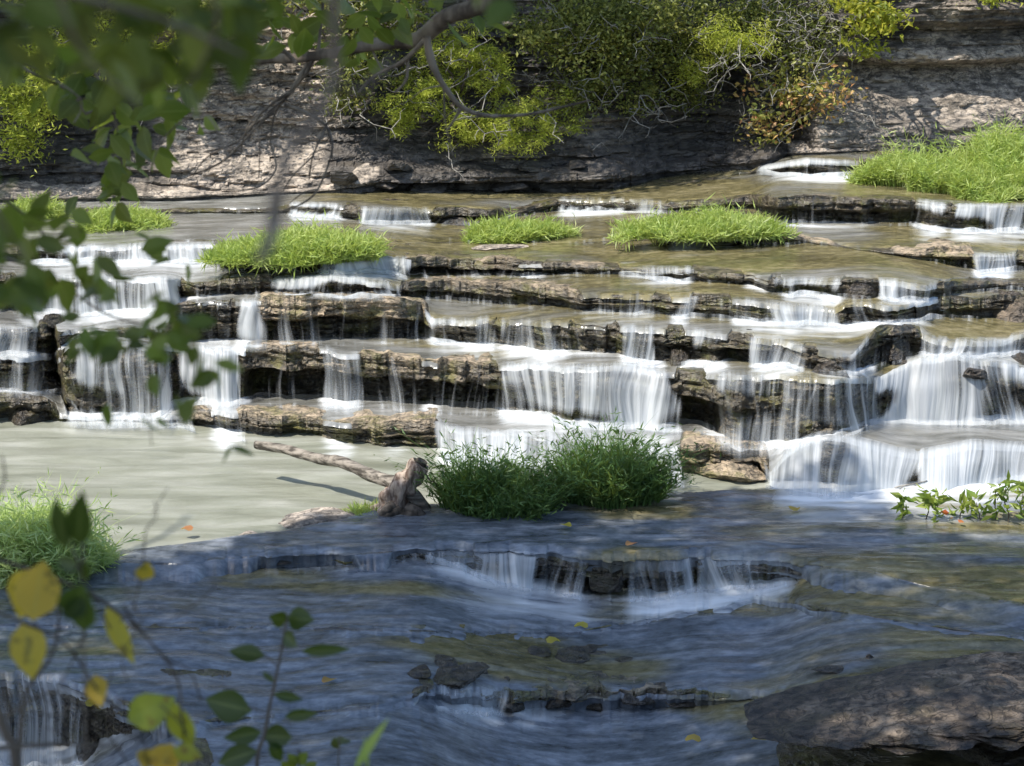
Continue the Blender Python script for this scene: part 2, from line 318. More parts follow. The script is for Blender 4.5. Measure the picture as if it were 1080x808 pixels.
# falls: lip -> [(x0, x1, density) ...] , label
FALLS = [
 (-2, [(-260, 95, .75), (100, 150, .35)], 'shaded white water tumbling into the bottom left corner behind the yellow leaves'),
 (-2, [(458, 530, .85), (540, 600, .45), (640, 665, .3)], 'low broken trickle over the dark ledge nearest the camera, mid stream'),
 (-1, [(788, 868, .4)], 'small curling spill on the shaded shelf, right of the widest near fall'),
 (0, [(275, 300, .4), (318, 345, .35), (360, 376, .3)], 'tiny spills over the left end of the shaded shelf below the driftwood log'),
 (0, [(420, 442, .6), (455, 560, .95), (560, 622, .7), (622, 660, .3), (662, 742, .75)], 'wide low fall over the shaded shelf in front of the dark weeds'),
 (0, [(742, 838, .8)], 'low shaded curtain at the right end of the near shelf fall'),
 (1, [(62, 200, .9)], 'foaming white water entering the milky pool at its far left edge'),
 (1, [(222, 252, .85)], 'short white chute onto the pool through the left end of the mossy rock'),
 (1, [(338, 374, .5), (404, 428, .35)], 'small chutes down the mossy rock behind the driftwood log'),
 (1, [(462, 716, 1.0)], 'white foam apron spreading behind the dark weeds'),
 (1, [(812, 966, 1.2)], 'broad silky fall at the right foot of the cascade, beside the pale rubble'),
 (1, [(960, 1380, 1.2)], 'rightmost bottom fall spilling from the smooth dark slab of water'),
 (2, [(-260, 55, .72)], 'thin falls over the dark blocks at the far left of the cascade'),
 (2, [(68, 182, .85)], 'tall wide curtain left of the blocky rock, dropping straight to the pool'),
 (2, [(184, 259, 1.0)], 'smooth bell shaped fall just left of the big undercut ledge'),
 (2, [(337, 380, .86)], 'narrow free falling sheet over the black undercut, above the log'),
 (2, [(396, 408, .25), (444, 463, .66), (470, 476, .3), (500, 506, .3)], 'thin strands dropping over the black undercut between the two wide curtains'),
 (2, [(526, 712, .94)], 'big central curtain of white water above the dark weeds'),
 (2, [(744, 928, .8)], 'ragged tall curtain with dark rock showing through, right of centre'),
 (2, [(929, 1380, 1.12)], 'dense slanting white fall on the right, above the smooth slab of water'),
 (3, [(-260, 40, .85)], 'short veil at the far left, second tier up'),
 (3, [(60, 182, .5)], 'low foamy step feeding the tall left curtain'),
 (3, [(204, 244, .5), (248, 276, .95)], 'white plume against the left end of the tan rock slab'),
 (3, [(454, 522, .92), (526, 600, .78), (604, 648, .4)], 'long veil on the third tier, right of the tan rock slab'),
 (3, [(654, 702, 1.0)], 'bright fan shaped spill above the central curtain'),
 (3, [(722, 768, .86)], 'narrow veil between two dark blocks right of the centre'),
 (3, [(796, 846, .8), (862, 924, .75)], 'low wide spill left of the dark stacked rocks'),
 (3, [(972, 1380, .85)], 'low band of white water above the dense right hand fall'),
 (4, [(18, 190, .92)], 'wide upper left curtain seen through the dark leaves'),
 (4, [(192, 236, .35), (288, 422, .92)], 'white band on the fourth tier below the left grass tuft'),
 (4, [(612, 690, .5), (708, 728, .9)], 'thin broken trickles over the long dark ledge in the middle'),
 (4, [(772, 888, .88), (889, 988, .85)], 'pair of veils around the lone black boulder, upper right'),
 (5, [(25, 228, 1.0)], 'long white band high on the left, beyond the hanging leaves'),
 (5, [(298, 318, .5), (333, 424, .97)], 'bright low fall directly under the right half of the left grass tuft'),
 (5, [(498, 512, .5), (545, 575, .5), (592, 602, .4), (654, 728, .85)], 'thin falls along the long black ledge in the upper middle'),
 (5, [(784, 812, .6), (826, 888, .85), (928, 988, 1.0)], 'white water sweeping both sides of the black boulder, upper right'),
 (6, [(703, 737, .6), (737, 776, .4)], 'small trickle under the grass tuft right of centre'),
 (6, [(1028, 1070, .95)], 'small lone spill at the right edge below the tan flat rock'),
 (7, [(306, 364, .9), (380, 458, .8)], 'far low riffle behind the left grass tuft'),
 (7, [(588, 660, .8), (662, 702, .7)], 'far riffle near the foot of the cliff, mid picture'),
 (7, [(812, 930, .35), (966, 998, 1.0)], 'thin fall beside the dark stepped rock, far right'),
 (7, [(1006, 1380, .95)], 'straight white curtain below the big grass patch at the right edge'),
 (8, [(800, 906, 1.0)], 'topmost white riffle left of the big grass patch'),
]
WL = {i: np.zeros(NC) for i in ORDER}
TRICK = [(2, .46, 'lowest tall'), (3, .46, 'third lowest'), (4, .5, 'fourth'), (5, .46, 'fifth'), (6, .4, 'sixth'), (7, .46, 'seventh'), (0, .42, 'near shaded')]
for i, l, _ in FALLS: WL[i] = np.maximum(WL[i], span(i, l))
DRYTOP = {-2: [(435, 700, .45)], 0: [(590, 665, .3)], 1: [(200, 480, .8), (718, 808, 1)], 2: [(262, 520, .75)], 3: [(272, 450, 1), (185, 204, .5)], 4: [(190, 290, .4), (430, 612, .6)], 5: [(425, 640, .5), (233, 330, .6)],
          6: [(760, 880, .7), (940, 1028, 1)], 7: [(800, 960, .35), (640, 700, .5)], 9: [(-300, 330, 1), (330, 400, .9), (830, 1400, 1)], 8: [(640, 760, .4)]}
UNDER = {2: [(262, 528, .6), (704, 760, .6), (40, 70, .2)], 3: [(272, 452, .32), (765, 830, .3)], 5: [(233, 330, .25), (425, 610, .4)], 0: [(600, 680, .2)], -2: [(430, 780, .3)], 4: [(420, 600, .1)], 7: [(795, 965, .15)], 9: [(400, 640, .3)]}
LABEL_L = {
 -2: 'black wet ledge nearest the camera with water breaking over it', -1: 'barely raised dark step under the shaded water on the right',
 1: 'lowest mossy broken ledge at the edge of the milky pool', 2: 'big undercut ledge with black hollow behind the lowest tall falls',
 3: 'ledge carrying the tan dry rock slab, left of centre', 4: 'long dark crumbling ledge fourth up from the pool', 5: 'thin black edged ledge just below the upper grass tufts',
 6: 'low ledge under the grass tuft right of centre', 7: 'far stepped dark ledge below the big grass patch', 8: 'topmost ledge of the creek beside the big grass patch',
 9: 'rubble bench with leaf litter at the foot of the cliff'}
def treadz(i, Y):
    n_, f_ = LY[i], LY[i+1]; k = 26 if i > 0 else 60
    if i not in TZC: TZC[i] = [smooth1(a, k) for a in (n_, f_, ZT[i], ZB[i+1])]
    ns, fs, za, zb_ = TZC[i]
    fr = np.clip((Y - ns[None]) / np.maximum(fs - ns, .08)[None], 0, 1); z0 = za[None] + (zb_ - za)[None] * fr
    fr2 = np.clip((Y - n_[None]) / np.maximum(f_ - n_, .06)[None], 0, 1); z1 = ZT[i][None] + (ZB[i+1] - ZT[i])[None] * fr2
    dn = np.maximum(Y - n_[None], 0); df_ = np.maximum(f_[None] - Y, 0); sc_ = .1 if i > 0 else .16
    wgt = np.clip(np.exp(-dn / sc_) + np.exp(-df_ / sc_), 0, 1)
    return z0 * (1 - wgt) + z1 * wgt
TZC = {}
def bedbump(X, Y): return .03 * fbm(X * 2.2, Y * 3.5, o=5, seed=21) + .02 * (.3 - np.abs(fbm(X * 5, Y * 8, o=4, seed=22)))
DROP = {i: np.clip(ZT[i] - ZB[i], 0, 3) for i in ORDER if i > -3}
for i in ORDER:
    xx = PX(i) if i > -3 else px_of(TT, 830)
    if i == -3:
        nxt = LY[-2]; rows = []
        Y = LY[-3][None] + (nxt + .35 - LY[-3])[None] * np.linspace(0, 1, 30)[:, None]; X = TT[None] * Y
        z = ZT[-3][None] + SN * (Y - LY[-3][None]) + bedbump(X, Y) - .02
        mesh('riverbed', np.stack([X, Y, z], -1), gridf(30, NC), MAT['ledge'], attrs={'dry': np.zeros(X.shape)})['kind'] = 'structure'
        continue
    h = DROP[i]; sm = SL if i > 0 else SN
    dry = span(i, DRYTOP.get(i, []), 6); und = np.minimum(span(i, UNDER.get(i, []), 8), h * 1.7)
    rec = np.minimum(.06 + .12 * vn(xx / 30, i * 3.3, seed=5), h * .5) + und
    NR = 30 if i < 6 else 18
    s = np.linspace(-.12, 1, NR)[:, None]
    z = ZB[i][None] + s * h[None]
    prof = 1 - sst(.35, .62, s + .12 * fbm(xx[None] / 35, 4.4 * i, o=3, seed=9))
    Xb = TT[None] * LY[i][None]
    zw = z * 13 + 1.3 * fbm(Xb * .5, z, i, o=2, seed=30); lay_ = np.floor(zw)
    strata = fbm(Xb * .9, z * 9, i * 7.7, o=4, seed=31) * .05 + (vn(Xb * .8 + 9 * lay_, lay_ * 5.7, i, seed=34) - .5) * .17 + (.04 * np.abs(zw - lay_ - .5))
    blk = fbm(np.floor(Xb * 1.3 + .5 * fbm(Xb * 3, z * 3, seed=77)) * 3.7, np.floor(z * 7 + .6 * fbm(Xb * 1.5, z * 2, seed=78)) * 1.9, i, o=1, seed=32) * .05
    rough = (.5 - np.abs(fbm(Xb * 5, z * 17, i * 2.2, o=4, seed=33)) * 2) * .07
    damp = np.clip(h / .3, .08, 1)[None] * (1 - .75 * sst(.8, 1, s))
    Y = LY[i][None] + rec[None] * prof + (strata + blk + rough) * damp + .03 * sst(.85, 1, s)
    X = TT[None] * Y
    dr1 = np.broadcast_to((dry * .6)[None] * sst(.25, .7, s), X.shape)
    if i < 9:
        far = LY[i+1]; NQ = 46 if i == 0 else (30 if i in (-2, -1) else 16)
        q = np.linspace(0, 1, NQ)[:, None] ** 1.3
        Y2 = LY[i][None] + .05 + (far - LY[i] + .4)[None] * q; X2 = TT[None] * Y2
        base = treadz(i, Y2)
        dd = Y2 - LY[i][None]
        up = (.05 * (1 - WL[i]) * np.clip(h / .15 - .15, 0, 1))[None] * np.exp(-dd / .22) * (.4 + 1.2 * vn(X2 * 4, Y2 * 5, seed=18)) + dry[None] * (.035 + .035 * fbm(X2 * 2.3, Y2 * 4, o=4, seed=15)) * np.exp(-(dd / .7) ** 2)
        ext = -.05 * sst(0, .35, Y2 - far[None])
        z2 = base + bedbump(X2, Y2) * (.6 if i < 1 else .9) + up + ext - .012 - .02 * WL[i][None]
        if i == 0:
            pxg = px_of(TT[None], 560.)
            z2 -= .25 * sst(0, 1, dd - .3) * (X2 < -2)           # the pool is deeper
    else:
        NQ = 24; wall = LY[9] + .9; q = np.linspace(0, 1, NQ)[:, None]
        Y2 = LY[9][None] + .04 + 1.3 * q; X2 = TT[None] * Y2
        z2 = ZT[9][None] + .25 * q + .12 * fbm(X2 * 1.6, Y2 * 2.4, o=5, seed=15)
    V = np.concatenate([np.stack([X, Y, z], -1), np.stack([X2, Y2, z2], -1)])
    dr2 = np.broadcast_to(dry[None] * (np.exp(-((Y2 - LY[i][None]) / .9) ** 2) if i < 9 else 1.), X2.shape)
    D = np.concatenate([dr1, dr2])
    o = mesh('rock_ledge' if i else 'riverbed', V, gridf(len(V), NC), MAT['ledge' if i < 9 else 'cliff'], attrs={'dry': D}, smooth=False)
    if i == 0: o['kind'] = 'structure'
    else: tag(o, LABEL_L[i], 'rock ledge', 'rock ledges across the creek')
# ---- sheets of water on the treads
for i in ORDER[:-1]:
    far = LY[i+1]; near = LY[i]; NQ = {-3: 40, -2: 50, -1: 50, 0: 120}.get(i, 26)
    q = np.linspace(0, 1, NQ)[:, None]
    pull = np.zeros(NC)
    if i > 0: pull = .3 * (1 - sst(.05, .5, smooth1(WL[i], 3))) * np.clip(DROP[i] / .08, 0, 1)
    pull = np.minimum(pull, (far - near) * .6)
    Y = (near - .01 + pull)[None] + (far - near + .2 - pull)[None] * q; X = TT[None] * Y
    tz = treadz(i, Y)
    rip = .012 if i > 0 else .03
    z = tz + .012 + rip * fbm(X * 1.3, Y * 4.2, o=4, seed=41)
    z -= (.05 * (1 - q / .04).clip(0, 1)) * np.clip(DROP[i] / .1, 0, 1)[None] if i > -3 else 0
    if i > -3:
        wsm = smooth1(WL[i], 3); z -= (.09 * (1 - sst(.02, .25, wsm)) * np.clip(DROP[i] / .12, 0, 1) * (1 if i > 0 else 0))[None] * np.exp(-((Y - near[None]) / .16) ** 2)
    df = np.maximum(far[None] - Y, 0); hn = DROP[i+1]; wl = WL[i+1]
    ker = np.exp(-np.linspace(-2.5, 2.5, 31) ** 2); ker /= ker.sum()
    wb = np.convolve(wl, ker, 'same')
    L = (.25 + 1.0 * np.clip(hn, 0, .8))[None] * (.6 if i == 1 else (1 if i > 0 else (1.3 if i == 0 else 1.6)))
    mixw = np.clip(df / (.5 if i > 0 else .22), 0, 1); wl_s = smooth1(wl, 9 if i > 0 else 16) * (.75 + .5 * vn(TT * 60, i, seed=88)); wmix = wl_s[None] * (1 - mixw) + wb[None] * mixw
    foam = wmix * np.clip(hn / .16, .0, 1)[None] * np.exp(-df / (L * (1 - .75 * sst(850, 880, px_of(TT[None], 450.)) if i == 1 else 1))) * 1.0
    if i > -3: foam = np.maximum(foam, .28 * WL[i][None] * np.exp(-(Y - near[None]) / .22))
    pxs = px_of(TT[None], 404.) + 0 * Y
    st = fbm(X * .7 + .5 * fbm(X * .6, Y * .6, seed=3), Y * 3.1, o=4, seed=55)
    foam = np.clip(foam + (foam > .03) * .18 * st, 0, 1)
    if i > 2: olive = np.clip(.75 + .5 * fbm(X * .5, Y * .8, i, o=3, seed=61), 0, 1) * sst(-4.2, -1.6, X)
    elif i > 0: olive = np.clip(.5 + .5 * fbm(X * .5, Y * .8, i, o=3, seed=61), 0, 1) * sst(-3.2, -.6, X) * (.25 if i == 1 else 1)
    else: olive = np.clip(.18 + 1.1 * fbm(X * .45, Y * 1.1, i, o=3, seed=62), 0, 1) + .45 * sst(.5, 3.5, X)
    pool = np.zeros_like(X)
    if i == 0:
        # the milky pool: left of the diagonal rock margin
        edge = np.interp(Y, [17.5, 18.7, 19.3, 20.0, 20.3, 20.9, 23.5], [-4.2, -3.7, -2.3, -1.3, -.5, 6.5, 9.0])
        pool = 1 - sst(-.25, .15, X - edge + .15 * fbm(X * 2, Y * 3, o=3, seed=66))
        z = z + .07 * (1 - pool) - .0
        st2 = fbm(X * .35, Y * 2.6, o=4, seed=57)
        foam = np.clip(foam - .0, 0, 1) + pool * .10 * np.clip(st2, 0, 1)
        olive = olive * (1 - pool)
    if i in (0, -1, -2):          # the sheet slides over the low shaded steps
        cov = 1 - np.clip(span(i, {0: [(412, 850, 1), (270, 378, .9)], -2: [(-300, 160, 1), (440, 800, 1)], -1: [(785, 870, .6)]}[i], 8), 0, 1)
        aa = np.linspace(1, 0, 9)[:, None]; hD = DROP[i]; cw = cov * (1 + 0 * hD)
        Ye = (near - .01)[None] - (cw * (.06 + .8 * hD + .4 * np.exp(-hD / .05)))[None] * aa + .06 * (1 - cw)[None] * aa; Xe = TT[None] * Ye
        ze = z[0][None] - aa ** 1.6 * (np.where(cw > .5, hD + .09, .14))[None] + .012 * fbm(Xe * 5, aa * 1.3 + 0 * Xe, o=3, seed=47)
        fe = np.broadcast_to(foam[0][None] * .7, Xe.shape) + .25 * aa * sst(.06, .2, hD)[None]
        X = np.concatenate([Xe, X]); Y = np.concatenate([Ye, Y]); z = np.concatenate([ze, z]); foam = np.concatenate([fe, foam]); NQ += 9
        olive = np.concatenate([np.broadcast_to(olive[0][None] * .45, Xe.shape), olive]); pool = np.concatenate([np.zeros_like(Xe), pool])
    o = mesh('creek_water', np.stack([X, Y, z], -1), gridf(NQ, NC), MAT['water'], attrs={'foam': foam, 'olive': np.clip(olive, 0, 1), 'pool': pool, 'sky_tint': np.full(X.shape, 1. if i <= 0 else 0.)})
    o['kind'] = 'structure'
# ---- falling curtains
FALLS += [(i, [(-260 if i else 300, 1380 if i else 850, d_)], 'faint scattered trickles down the bare rock between the wide falls of the %s ledge' % nm) for i, d_, nm in TRICK]
for n, (i, lst, label) in enumerate(FALLS):
    x0 = min(a for a, b, d in lst) - 12; x1 = max(b for a, b, d in lst) + 12
    m = int((x1 - x0) / .8) + 4; t = (np.linspace(x0, x1, m) - 540) / (F * kk(float(np.mean(TOP[i])))); g = lambda a: np.interp(t, TT, a)
    Yl, zb, zt = g(LY[i]), g(ZB[i]), g(ZT[i]); wv = np.interp(t, TT, span(i, lst, 8)); hh = np.maximum(zt - zb, .02)
    ker = np.ones(9) / 9
    Ys = np.convolve(np.pad(Yl, 4, 'edge'), ker, 'valid')
    xs = t * Yl
    wv = wv * (.72 + .5 * vn(xs * 2.1, n, seed=70))
    wcol = wv
    thr = (.07 + .24 * hh) * (.75 + .5 * vn(xs * 1.5, n, seed=71)) * (2.5 if i == 1 else 1)
    rel = .05 * fbm(xs * 5, n, o=3, seed=72)
    rows, vv, fd, vm = [], [], [], []
    up_ = min(.2, .2)
    for k in range(3):
        a = k / 3; rows.append((Ys + up_ * (1 - a) , zt + .022 + .006 * (1-a))); vv.append(a * .05); fd.append(np.full(m, .25 + .6 * a)); vm.append(-up_ * (1 - a))
    ns = 16
    for k in range(ns):
        a = k / (ns - 1); rows.append((Ys - .02 - thr * a ** .65 + rel * a, zt + .02 - hh * a ** 1.35)); vv.append(.05 + .95 * a); fd.append(np.full(m, .85 + .15 * a)); vm.append(a * 1.0)
    for k in range(1, 6):
        a = k / 5; rows.append((Ys - .02 - thr + rel - (.1 + .3 * hh) * a * 1.2, zb + .045 * (1 - a) + .016 + .07 * (1 - a) * vn(xs * 5, n, seed=73))); vv.append(1 + a * .3); fd.append(np.full(m, (1 - a) ** 1.2)); vm.append(1.0 + a * .15)
    Y = np.array([r[0] for r in rows]); Y = Y - .07 * sst(.1, .5, np.array(vv))[:, None] * (vn(xs[None] * 2.2, np.array(vv)[:, None] * hh[None] * 5, n, seed=85)); Z = np.array([r[1] for r in rows]); X = t[None] * Y + (.28 * fbm(xs * 1.1, n, o=3, seed=87))[None] * sst(.1, 1.1, np.array(vv))[:, None] * np.clip(hh, 0, .8)[None]
    nr = len(rows)
    vmm = np.array([(v_ if np.isscalar(v_) else v_) for v_ in vm])[:, None] * np.maximum(hh, .25)[None]
    U = np.broadcast_to((xs + .2 * fbm(xs * .8, n, o=2, seed=75))[None], X.shape) + .16 * fbm(X * 1.6, vmm * 1.4, n, o=2, seed=76)
    pxm = np.linspace(x0, x1, m)[None] + (20 * fbm(X * 2.3, vmm * 1.5, n, o=3, seed=79) + 3 * fbm(X * 9, vmm * .5, n, o=2, seed=80)) * (1.0 if i < 6 else .5)
    rows_v = np.array(vv)[:, None]; hole = sst(.52, .78, vn(X * 1.5, vmm * 2.6 + .3 * rows_v, n, seed=84)) * sst(.15, .5, rows_v) * (1 - sst(.85, 1.0, rows_v))
    W2 = (1 - (0 if i == 1 else .6) * hole) * np.interp(pxm, np.linspace(x0, x1, m), wcol) * sst(x0, x0 + 3, np.linspace(x0, x1, m))[None] * (1 - sst(x1 - 3, x1, np.linspace(x0, x1, m)))[None]
    o = mesh('waterfall', np.stack([X, Y, Z], -1), gridf(nr, m), MAT['fall'],
             attrs={'w': W2, 'v': np.broadcast_to(np.array(vv)[:, None], X.shape), 'fade': np.array(fd)},
             uv=np.stack([U + n * 3.1, vmm], -1))
    tag(o, label, 'waterfall', 'white falls over the rock ledges')

# ------------------------------------------------------------------ cliff
a = np.array([(-300, 200), (0, 198), (180, 196), (300, 176), (345, 166), (500, 168), (600, 168), (700, 156), (800, 150), (850, 156), (920, 146), (1080, 142), (1400, 140)], float)
wy = np.interp(px_of(TT, 170.), a[:, 0], a[:, 1])
WY = LY[9] + .75 + .7 * sst(830, 870, px_of(TT, 170.)); ker = np.ones(41) / 41; WY = np.convolve(np.pad(WY, 20, 'edge'), ker, 'valid')
ZW = ZT[9] + .1
NRW = 260; s = np.linspace(0, 1, NRW)[:, None]; z = ZW[None] - .3 + s * (9.2 - ZW[None]); X0 = TT[None] * WY[None]
big = .55 * fbm(X0 * .28, z * .35, o=3, seed=91)
zz = z + .12 * fbm(X0 * .4, z * .5, o=2, seed=97)
lay = .4 * (vn(X0 * .3 + 7 * np.floor(zz * 4.1), np.floor(zz * 4.1) * 3.7, seed=92) - .5) + .12 * (vn(X0 * .7 + 3 * np.floor(zz * 11), np.floor(zz * 11) * 3.7, seed=98) - .5) + .1 * fbm(X0 * .5, zz * 6, o=4, seed=93)
fine = .06 * fbm(X0 * 5, z * 9, o=4, seed=94) + .1 * (.4 - np.abs(fbm(X0 * 1.6, z * 6, o=5, seed=95)) * 2)
lean = np.where(px_of(TT, 100.)[None] > 850, .12, .3) * (z - ZW[None])           # the middle is a slope, the right a wall
over = -.55 * sst(3.55, 3.75, zz) * sst(820, 900, px_of(TT, 100.)[None]) - .4 * sst(4.15, 4.3, zz) * sst(820, 900, px_of(TT, 100.)[None])
rt_ = sst(830, 870, px_of(TT, 100.))[None]; foot = -.45 * np.exp(-((z - ZW[None]) / .5) ** 2) - rt_ * 1.0 * np.exp(-((z - ZW[None]) / 1.0) ** 2)
Y = WY[None] + big + lay + fine + lean + over + foot
CL_Y, CL_Z, CL_X = Y, z, TT[None] * Y
dry_sunlit = np.clip(.3 + .5 * rt_ * sst(1.6, .9, z - ZW[None]) + .75 * sst(3.0, 2.0, z - ZW[None]) * (1 - sst(.9, 1.6, abs(X0 + 3.9))) + .5 * fbm(X0 * .3, z * .5, o=3, seed=99), 0, 1)  # random dry tone, plus sunlit patches painted in at left and right foot
Yt = np.stack([Y[-1] + d for d in (1, 3, 7, 14, 30)]); Zt = np.stack([z[-1] + d for d in (.3, .6, 1, 1.5, 2)])
V = np.concatenate([np.stack([TT[None] * Y, Y, z], -1), np.stack([TT[None] * Yt, Yt, Zt], -1)])
o = mesh('cliff', V, gridf(NRW + 5, NC), MAT['cliff'], attrs={'dry': np.concatenate([dry_sunlit, np.zeros((5, NC))])}, smooth=False); o['kind'] = 'structure'
def wall(px, py, out=0.3):
    t = (px - 540) / (F * kk(py)); c = int(np.argmin(abs(TT - t))); s_ = slope(py)
    ys = CL_Y[:, c]; d = H + ys * s_ - CL_Z[:, c]; k = int(np.argmin(abs(d))); Y_ = ys[k] - out
    return Vector((t * Y_, Y_, H + Y_ * s_))
# near bank
g = np.linspace(-40, 40, 160); yy = np.linspace(-30, 13.2, 110); GX, GY = np.meshgrid(g, yy)
base = np.interp(yy, [-30, -2, 1, 5, 10, 12.2, 13.2], [6.5, 4.6, 4.3, 2.2, .2, -.7, -1.4])[:, None]
GZ = base + .15 * fbm(GX * .7, GY * .7, o=4, seed=5) + .02 * abs(GX)
o = mesh('creek_bank', np.stack([GX, GY, GZ], -1), gridf(110, 160), MAT['soil']); o['kind'] = 'structure'
def bankz(x, y): return float(np.interp(y, [-30, -2, 1, 5, 10, 12.2, 13.2], [6.5, 4.6, 4.3, 2.2, .2, -.7, -1.4])) + .02 * abs(x)
# distant ground
G = 600; o = mesh('ground', [(-G, -G, -2.2), (G, -G, -2.2), (G, G, -2.2), (-G, G, -2.2)], [(0, 1, 2, 3)], MAT['soil'], smooth=False); o['kind'] = 'structure'

# ------------------------------------------------------------------ helpers for plants and wood
class Tubes:
    def __init__(s): s.V = []; s.F = []; s.n = 0
    def add(s, pts, r0, r1=None, seg=6, rough=0.0, power=1.0):
        pts = [Vector(p) for p in pts]; r1 = r0 if r1 is None else r1; N = len(pts); ref = Vector((.13, .3, 1)).normalized()
        for k, p in enumerate(pts):
            d = (pts[min(k + 1, N - 1)] - pts[max(k - 1, 0)]).normalized()
            if abs(d.dot(ref)) > .97: a_ = d.cross(Vector((1, 0, 0))).normalized()
            else: a_ = d.cross(ref).normalized()
            b_ = d.cross(a_); r = r0 + (r1 - r0) * (k / max(1, N - 1)) ** power
            for j in range(seg):
                an = 2 * math.pi * j / seg; rr = r
                if rough: rr = r * (1 + rough * mnoise.noise((math.cos(an) * 1.5 + p.x * 3, math.sin(an) * 1.5 + p.y * 3, p.z * 4 + k * .35)))
                s.V.append(p + (a_ * math.cos(an) + b_ * math.sin(an)) * rr)
            if k:
                for j in range(seg):
                    j2 = (j + 1) % seg; o_ = s.n + (k - 1) * seg; s.F.append((o_ + j, o_ + j2, o_ + seg + j2, o_ + seg + j))
        o_ = s.n + (N - 1) * seg; c = len(s.V)
        for e, q in ((s.n, 0), (o_, N - 1)):
            s.V.append(pts[q]); ci = len(s.V) - 1
            for j in range(seg):
                j2 = (j + 1) % seg; s.F.append((ci, e + j, e + j2, e + j2))
        s.n = len(s.V)
    def build(s, name, mat, parent=None):
        Fq = [f for f in s.F if f[2] != f[3]]; Ft = [f for f in s.F if f[2] == f[3]]
        me = bpy.data.meshes.new(name); off = Vector(parent.location) if parent else Vector()
        me.from_pydata([v - off for v in s.V], [], Fq + [f[:3] for f in Ft]); me.materials.append(mat)
        me.polygons.foreach_set('use_smooth', [True] * len(me.polygons))
        o = bpy.data.objects.new(name, me); sc.collection.objects.link(o)
        if parent: o.parent = parent
        return o
def wiggle(a, b, n, amp, sag=0.0, rs=random):
    a, b = Vector(a), Vector(b); L = (b - a).length; out = []; sd = rs.random() * 99
    for k in range(n + 1):
        t = k / n; p = a.lerp(b, t); e = math.sin(math.pi * t)
        p += Vector([mnoise.noise((sd + j * 17.3, t * 3.1, 2.2)) for j in range(3)]) * amp * L * (e * .7 + .3 * t * (1 - t) * 4); p.z += sag * L * e
        out.append(p)
    return out
def unit(n):
    v = RNG.normal(size=(n, 3)); return v / np.linalg.norm(v, axis=1)[:, None]
def leaf_cloud(name, C, size, mat, parent=None, aspect=.55, droop=.3, up=0.0, rnd=None, jit=.35, long=False):
    """C (n,3) leaf positions; each leaf a pointed four cornered blade with a fold"""
    n = len(C); d = unit(n); d[:, 2] = d[:, 2] * .7 - droop + up; d /= np.linalg.norm(d, axis=1)[:, None]
    q = unit(n); sd = np.cross(d, q); sd /= np.linalg.norm(sd, axis=1)[:, None] + 1e-9; nn = np.cross(d, sd)
    L = size * (1 + jit * RNG.uniform(-1, 1, n))[:, None]; Wd = L * aspect * .5
    p0 = C; p1 = C + d * L * .42 + sd * Wd + nn * L * .06; p2 = C + d * L + nn * L * -.05; p3 = C + d * L * .42 - sd * Wd + nn * L * .06
    V = np.stack([p0, p1, p2, p3], 1).reshape(-1, 3); Fc = np.arange(4 * n).reshape(-1, 4)
    if rnd is None: rnd = RNG.random(n)
    return mesh(name, V, Fc, mat, parent, smooth=False, attrs={'rnd': np.repeat(np.clip(rnd, 0, 1), 4)})
